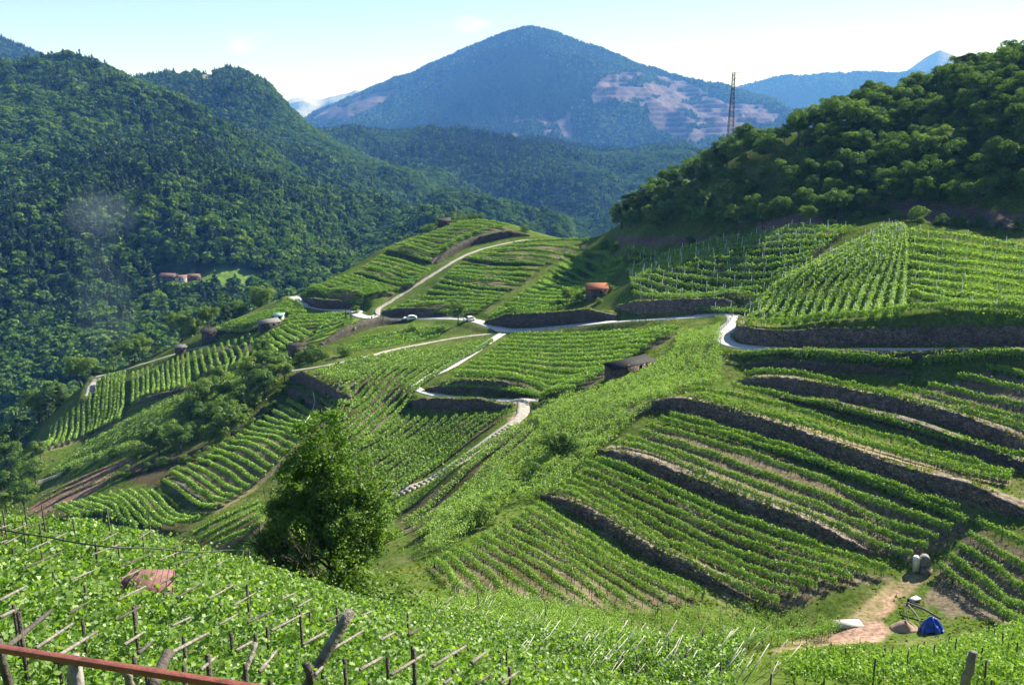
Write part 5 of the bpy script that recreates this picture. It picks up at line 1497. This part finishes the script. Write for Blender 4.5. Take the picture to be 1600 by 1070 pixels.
def hump(name, px, py, rx, ry, h, mat, label, cat, seed=0, drape=False, rz=0.0):
    x, y, z = cast(px, py)
    na, nr_ = 56, 14; V = []
    for i in range(nr_ + 1):
        f = i / nr_
        for k in range(na):
            a = 2 * math.pi * k / na
            sq = (abs(math.cos(a)) ** 3 + abs(math.sin(a)) ** 3) ** (-1 / 3) if drape else 1
            nz_ = vnoise(np.array([math.cos(a) * 2 + 7]), np.array([math.sin(a) * 2 + f * 2]), seed)[0] - .5
            fold = (math.sin(a * 9 + seed) * .09 + math.sin(a * 17) * .05) * f * f if drape else 0
            rr = f * (1 + nz_ * .25) * sq + fold
            hh2 = h * ((1 - f ** 2.6) if drape else (math.cos(f * math.pi / 2) ** 1.1)) * (1 + nz_ * (.5 if f < .8 else 0)) + (0.1 * h * math.sin(a * 2 + 1) * f * (1 - f) * 4 if drape else 0)
            V.append((rr * rx * math.cos(a), rr * ry * math.sin(a), hh2 - (.25 if f > .99 and not drape else 0) + (.1 + .18 * math.sin(a * 5) if drape and f > .99 else 0)))
    V = np.array(V); i = np.arange(nr_)[:, None] * na; k = np.arange(na)[None, :]
    Fq = np.stack([(i + k), (i + (k + 1) % na), (i + na + (k + 1) % na), (i + na + k)], -1).reshape(-1, 4)
    co, si = math.cos(rz), math.sin(rz)
    V = np.c_[V[:, 0] * co - V[:, 1] * si, V[:, 0] * si + V[:, 1] * co, V[:, 2]]
    V[:, 2] += hz(x + V[:, 0], y + V[:, 1]) - z
    me = mesh_from(name, V, Fq, np.full(len(Fq), 4), M[mat], smooth=True)
    o = link(name, me, None, (x, y, z)); return tag(o, label, cat)
hump('tarpaulin', 1456, 985, 1.25, 1.05, 1.5, 'tarp', 'crumpled bright blue tarpaulin draped over a heap', 'tarpaulin', 3, True, .2)
hump('dirt_mound', 1413, 982, 1.7, 1.3, .95, 'dirt', 'low mound of reddish earth beside the blue tarpaulin', 'mound', 5)
x, y, z = cast(1427, 942)
o = empty('box', (x, y, z), 'white box with a black side lying in the grass above the mound', 'box', None, .5)
mb = MB(); mb.box(0, 0, .3, 1.3, .8, .55); link('shell', mb.mesh('shell', [M['black']]), o)
mb = MB(); mb.box(.1, -.05, .62, 1.35, .75, .06); link('lid', mb.mesh('lid', [M['white']]), o)
x, y, z = cast(1326, 975)
mb = MB(); mb.box(0, 0, 0.08, 3.0, 1.5, .22); o = link('concrete_slab', mb.mesh('concrete_slab', [M['concrete']]), None, (x, y, z)); o.rotation_euler = (0, 0, .05); tag(o, 'pale flat concrete slab at the end of the pergola', 'slab')
# old timbers
for k, (a, b, c2, d2, r, lab) in enumerate([(1416,955,1470,972,.16,'thick weathered log lying behind the blue tarpaulin'), (1418,958,1441,986,.09,'thin beam propped from the log down to the mound'), (1419,952,1450,960,.08,'upper board lying on the thick log'), (1412,950,1420,985,.07,'dark stake standing on the earth mound')]):
    p = cast(a, b); q_ = cast(c2, d2); u = .5 if k != 3 else .2
    mb = MB(); mb.tube([(0, 0, u + .6), (q_ - p) * .5 + [0.1, 0, u + .45], (q_ - p) + [0, 0, u * .6 + .1]], [r, r * .9, r * .8], 7)
    o = link('timber_beam', mb.mesh('timber_beam', [M['wood'] if k != 3 else M['dwood']]), None, p); tag(o, lab, 'beam')

# ------------------------------------------------------------------ vines with bare stems beside the yard and the lower right rows
fieldkw = dict(dmin=45, h0=.9, h1=1.7, wid=.6)
fld([(1050,1000),(1180,994),(1310,974)], [(1050,1000),(1180,994),(1310,974)], 1, 'the hollow pergola', 'with bare dark stems along the front of', col=OLIVE, leaf=.1, dens=1.4, **fieldkw)
fieldkw = dict(dmin=24, h0=.35, h1=1.35, wid=.3)
fld([(1205,1100),(1400,1110),(1660,1074)], [(1240,1024),(1400,1008),(1660,985)], 12, 'the bottom right vineyard', 'from the bottom of', col=OLIVE, leaf=.085, posts='wood', pstep=4.5, dens=.75, patch=1.0, **fieldkw)

# ------------------------------------------------------------------ near trellis: posts with their sloping beams
ZM = 430 / 1587.0
B1 = [(30,860,295,640,.075),(330,905,560,760,.05),(210,855,425,710,.045),(330,1065,470,980,.05),(0,580,150,500,.06),(0,680,100,630,.06),(690,390,965,275,.05),(530,320,710,250,.05),(150,300,480,150,.05),(130,400,380,290,.05),(-30,175,60,145,.05),(720,835,820,770,.045),(800,885,870,825,.05),(985,885,1200,770,.05),(990,730,1095,680,.04),(670,695,825,610,.04),(680,580,840,500,.045),(410,465,570,395,.045),(1020,565,1270,420,.045),(1210,570,1500,405,.045),(1350,610,1550,490,.04),(1430,710,1565,645,.04),(1265,720,1370,660,.035),(1250,380,1430,265,.06),(1030,370,1230,295,.05),(1160,980,1240,910,.04),(1360,870,1450,820,.04),(395,660,500,595,.04),(30,255,110,210,.05),(70,180,150,145,.05),(160,165,260,125,.05),(590,240,680,190,.05),(920,350,1080,280,.05),(890,500,1060,420,.045),(0,250,40,235,.05),(800,225,870,180,.05),(1000,280,1080,215,.05),(700,455,810,405,.045)]
B2 = [(20,990,120,870,.045),(10,680,95,640,.045),(90,755,300,645,.045),(270,835,400,765,.045),(415,880,620,755,.045),(240,620,425,510,.05),(150,575,270,515,.045),(410,700,520,640,.045),(605,670,695,635,.045),(720,810,800,765,.045),(880,780,1010,700,.06),(600,980,745,900,.045),(780,1010,965,895,.045),(1020,960,1210,845,.05),(1245,940,1430,800,.06),(1085,1060,1160,1010,.04),(1270,1065,1345,1010,.04),(1415,1060,1515,990,.04),(340,1010,385,965,.04)]
beams = [(a * ZM, 780 + b * ZM, c * ZM, 780 + d * ZM, r) for a, b, c, d, r in B1] + [(400 + a * ZM, 780 + b * ZM, 400 + c * ZM, 780 + d * ZM, r) for a, b, c, d, r in B2]
def where(a, b):
    hx = 'far left' if a < 130 else ('left' if a < 300 else ('middle' if a < 520 else 'right'))
    return hx
for k, (a, b, c2, d2, r) in enumerate(beams):
    up = 2.22; r = r * .46
    p = cast(a, b, 7, up); q_ = cast(c2, d2, 7, up)
    p[2] += up; q_[2] += up
    # keep the beam inclined but of believable length
    v = q_ - p; L = np.linalg.norm(v)
    if L > 5.5: q_ = p + v * 5.5 / L
    ft = .2 + .55 * rng.random(); mid = p * (1 - ft) + q_ * ft
    g0 = float(hz(mid[0], mid[1]))
    pale = k in (38 + 4, 38 + 13, 13)
    lab = f"{'pale' if pale else 'grey'} trellis post with sloping beam in the near vines, {where((a + c2) / 2, b)} part of slope"
    o = empty('trellis', (mid[0], mid[1], g0), lab, 'trellis', 'trellises of the near vines, ' + where((a + c2) / 2, b))
    mb = MB(); m_ = np.array([mid[0], mid[1], g0]); mb.tube([p - m_, mid - m_, q_ - m_], [r, r * .95, r * .8], 6); link('beam', mb.mesh('beam', [M['wood'] if (pale or k % 3) else M['dwood']]), o)
    mb = MB(); hp = mid[2] - g0; mb.tube([(.02, 0, -.4), (0, .03, hp + (-.25 if (k % 5) and b > 835 else .3 * rng.random()))], [.03, .026], 6); link('post', mb.mesh('post', [M['dwood']]), o)
# loose posts
for k, (a, b) in enumerate([(37,193),(158,190),(265,165),(440,215),(640,180),(685,330),(1010,370),(1370,315),(1440,350),(1165,330),(860,200),(555,350)]):
    a, b = a * ZM, 780 + b * ZM
    p = cast(a, b, 7, 1.8); 
    h_ = (2.1 if b > 860 else 2.45) + .3 * rng.random()
    mb = MB(); mb.tube([(0, 0, -.4), (rng.normal() * .04, 0, h_)], [.032, .028], 6)
    o = link('vine_post', mb.mesh('vine_post', [M['dwood']]), None, (p[0], p[1], p[2])); tag(o, f'plain dark wooden post rising out of the near vines, {where(a, b)} part', 'post', 'plain posts of the near vines, ' + where(a, b))
# bleached support sticks of the hollow pergola
poly_s = [(610,925),(680,915),(800,915),(900,950),(1000,990),(1200,1000),(1215,1075),(900,1078),(800,1040),(700,985),(640,960)]
cnt_ = 0
while cnt_ < 150:
    a = random.uniform(600, 1220); b = random.uniform(915, 1078)
    if not in_poly(np.array([a]), np.array([b]), poly_s)[0]: continue
    p = cast(a, b, 20, 1.35); p[2] += 1.0
    d = p[1]; L = random.uniform(1.1, 2.0)
    dr = np.array([.62 + random.gauss(0, .12), .35 + random.gauss(0, .2), .62 + random.gauss(0, .1)]); dr /= np.linalg.norm(dr)
    r = .016 + .009 * random.random()
    mb = MB(); mb.tube([(0, 0, 0), dr * L], [r, r * .8], 4)
    wh = 'beside the large tree' if a < 800 else 'at the bottom edge'
    pale = random.random() < .7
    o = link('support_stick', mb.mesh('support_stick', [M['pwood'] if pale else M['wood']]), None, p)
    tag(o, ('bleached' if pale else 'greyish') + ' sloping support stick in the small leaved vines ' + wh, 'stick', ('bleached' if pale else 'greyish') + ' support sticks ' + wh)
    cnt_ += 1
for k in range(60):
    a = random.uniform(620, 1250); b = random.uniform(930, 1075)
    p = cast(a, b, 20, 1.2); mb = MB(); mb.tube([(0, 0, -.2), (random.gauss(0, .05), 0, 1.7 + .4 * random.random())], .04, 4)
    o = link('vine_post', mb.mesh('vine_post', [M['dwood']]), None, p); tag(o, 'thin dark upright post in the small leaved vines of the hollow', 'post', 'upright posts of the hollow pergola')
# black hose across the near vines
hp_ = []
for a, b in [(-10,825),(30,832),(70,838),(110,846),(150,852),(200,856),(240,856),(275,860),(320,864),(360,857),(400,862)]:
    c = cast(a, b, 7, 2.3); hp_.append((c[0], c[1], c[2] + 2.3))
mb = MB(); hp_ = smooth_line(np.array(hp_), 2); mb.tube(list(hp_ - hp_[0]), .025, 5)
tag(link('hose', mb.mesh('hose', [M['darkm']]), None, hp_[0]), 'thin black hose sagging across the near vine posts', 'hose')
hp_ = []
for a, b in [(490,624),(493,640),(488,655),(480,668),(472,680),(466,690)]:
    c = cast(a, b); hp_.append((c[0], c[1], c[2] + 1.7))
mb = MB(); hp_ = smooth_line(np.array(hp_), 2); mb.tube(list(hp_ - hp_[0]), .09, 5)
tag(link('hose', mb.mesh('hose', [M['pwood']]), None, hp_[0]), 'pale curved pipe lying over the yellow green rows', 'pipe')
# pale coping stones along the wall between lane and rows
pl = resample(smooth_line(castline([(797,668),(760,695),(720,722),(680,748),(640,768),(612,780)], 60), 2), .9)
n = len(pl); base_ = hz(pl[:, 0], pl[:, 1]); mb = MB()
for k in range(n - 1):
    a = math.atan2(pl[k + 1, 1] - pl[k, 1], pl[k + 1, 0] - pl[k, 0])
    mb.box(pl[k, 0] - pl[0, 0], pl[k, 1] - pl[0, 1], base_[k] - pl[0, 2] + .15 + .05 * rng.random(), 1.02, .55 + .1 * rng.random(), .75 + .1 * rng.random(), 0, a)
tag(link('stone_wall', mb.mesh('stone_wall', [M['path']]), None, pl[0]), 'low pale stone wall running down from the pinkish lane corner', 'wall')

# ------------------------------------------------------------------ big posts and the rusty rail close to the camera
def timber(name, a, b, c2, d2, dist1, dist2, r1, r2, mat, label, n=8):
    p = P(a, b, dist1); q_ = P(c2, d2, dist2)
    k = 6; pts_ = [(q_ - p) * i / k + rng.normal(size=3) * r1 * .15 * (0 < i < k) for i in range(k + 1)]
    mb = MB(); mb.tube(pts_, [r1 + (r2 - r1) * i / k for i in range(k + 1)], n)
    o = link(name, mb.mesh(name, [M[mat]]), None, p); tag(o, label, 'post'); return o
timber('support_post', 462, 1100, 549, 953, 9.0, 9.6, .055, .065, 'wood', 'thick grey weathered post leaning right in the near vines')
timber('support_post', 502, 1110, 478, 1036, 8.9, 8.9, .05, .05, 'dwood', 'short dark stake crossing the thick leaning post')
timber('support_post', 1497, 1100, 1521, 1018, 9.5, 9.5, .062, .05, 'wood', 'thick grey post end sticking up at the bottom right corner')
timber('support_post', 236, 1075, 264, 1020, 7.5, 8.1, .06, .055, 'dwood', 'dark thick stake leaning right behind the rusty rail')
timber('support_post', 18, 1090, -4, 1000, 7.3, 7.3, .04, .04, 'dwood', 'dark leaning stake behind the left end of the rusty rail')
timber('support_post', 380, 1060, 400, 1004, 9.5, 9.9, .03, .03, 'wood', 'thin pale stake above the right end of the rusty rail')
timber('support_post', 112, 1075, 116, 1024, 6.9, 6.9, .045, .045, 'greym', 'weathered grey post just left of the rail upright')
timber('support_post', 206, 1075, 194, 1040, 6.6, 6.6, .035, .03, 'wood', 'pale short stake under the rusty rail')
p0 = P(-60, 1003, 5.2); p1 = P(440, 1082, 4.3)
o = empty('rusty_railing', p0, 'rusty red steel handrail crossing the bottom left corner', 'railing')
dv = p1 - p0; L = np.linalg.norm(dv); ang = math.atan2(dv[1], dv[0]); el = math.asin(dv[2] / L)
Rm = (Matrix.Rotation(ang, 3, 'Z') @ Matrix.Rotation(-el, 3, 'Y'))
mb = MB(); c = dv / 2
mb.box(c[0], c[1], c[2], L + .6, .048, .038, 0, 0, [list(r_) for r_ in Rm])
rl = link('rail', mb.mesh('rail', [M['rust']]), o); bv = rl.modifiers.new('b', 'BEVEL'); bv.width = .004; bv.segments = 2
for px_, mt_ in ((137, 'greym'), (-40, 'greym')):
    f = (px_ + 60) / 500.0; c = dv * f
    mb = MB(); mb.box(c[0], c[1] + .01, c[2] - .75, .05, .05, 1.5); link('upright', mb.mesh('upright', [M[mt_]]), o)

# ------------------------------------------------------------------ faint smoke rising from the valley
def smoke(px, py, d, rx, ry, rz_, dens):
    c = P(px, py, d); na, nb_ = 24, 14; V = []
    for i in range(nb_ + 1):
        for k in range(na):
            a, b = 2 * math.pi * k / na, math.pi * i / nb_
            V.append((rx * math.sin(b) * math.cos(a), ry * math.sin(b) * math.sin(a), rz_ * math.cos(b)))
    i = np.arange(nb_)[:, None] * na; k = np.arange(na)[None, :]
    Fq = np.stack([i + k, i + na + k, i + na + (k + 1) % na, i + (k + 1) % na], -1).reshape(-1, 4)
    m = bpy.data.materials.new('smoke'); m.use_nodes = True; t = m.node_tree
    for n in list(t.nodes): t.nodes.remove(n)
    out = t.nodes.new("ShaderNodeOutputMaterial"); pv = t.nodes.new("ShaderNodeVolumePrincipled")
    pv.inputs['Color'].default_value = (0.6, 0.75, 1.0, 1); pv.inputs['Density'].default_value = dens
    pv.inputs['Absorption Color'].default_value = (1, 1, 1, 1)
    t.links.new(pv.outputs[0], out.inputs['Volume'])
    o = link('smoke', mesh_from('smoke', V, Fq, np.full(len(Fq), 4), m, smooth=True), None, c)
    tag(o, kind='stuff'); return o
smoke(158, 335, 560, 24, 20, 15, .0011)
smoke(145, 360, 560, 14, 12, 28, .0008)
smoke(166, 326, 560, 13, 12, 9, .0014)
smoke(165, 480, 470, 16, 14, 30, .0009)
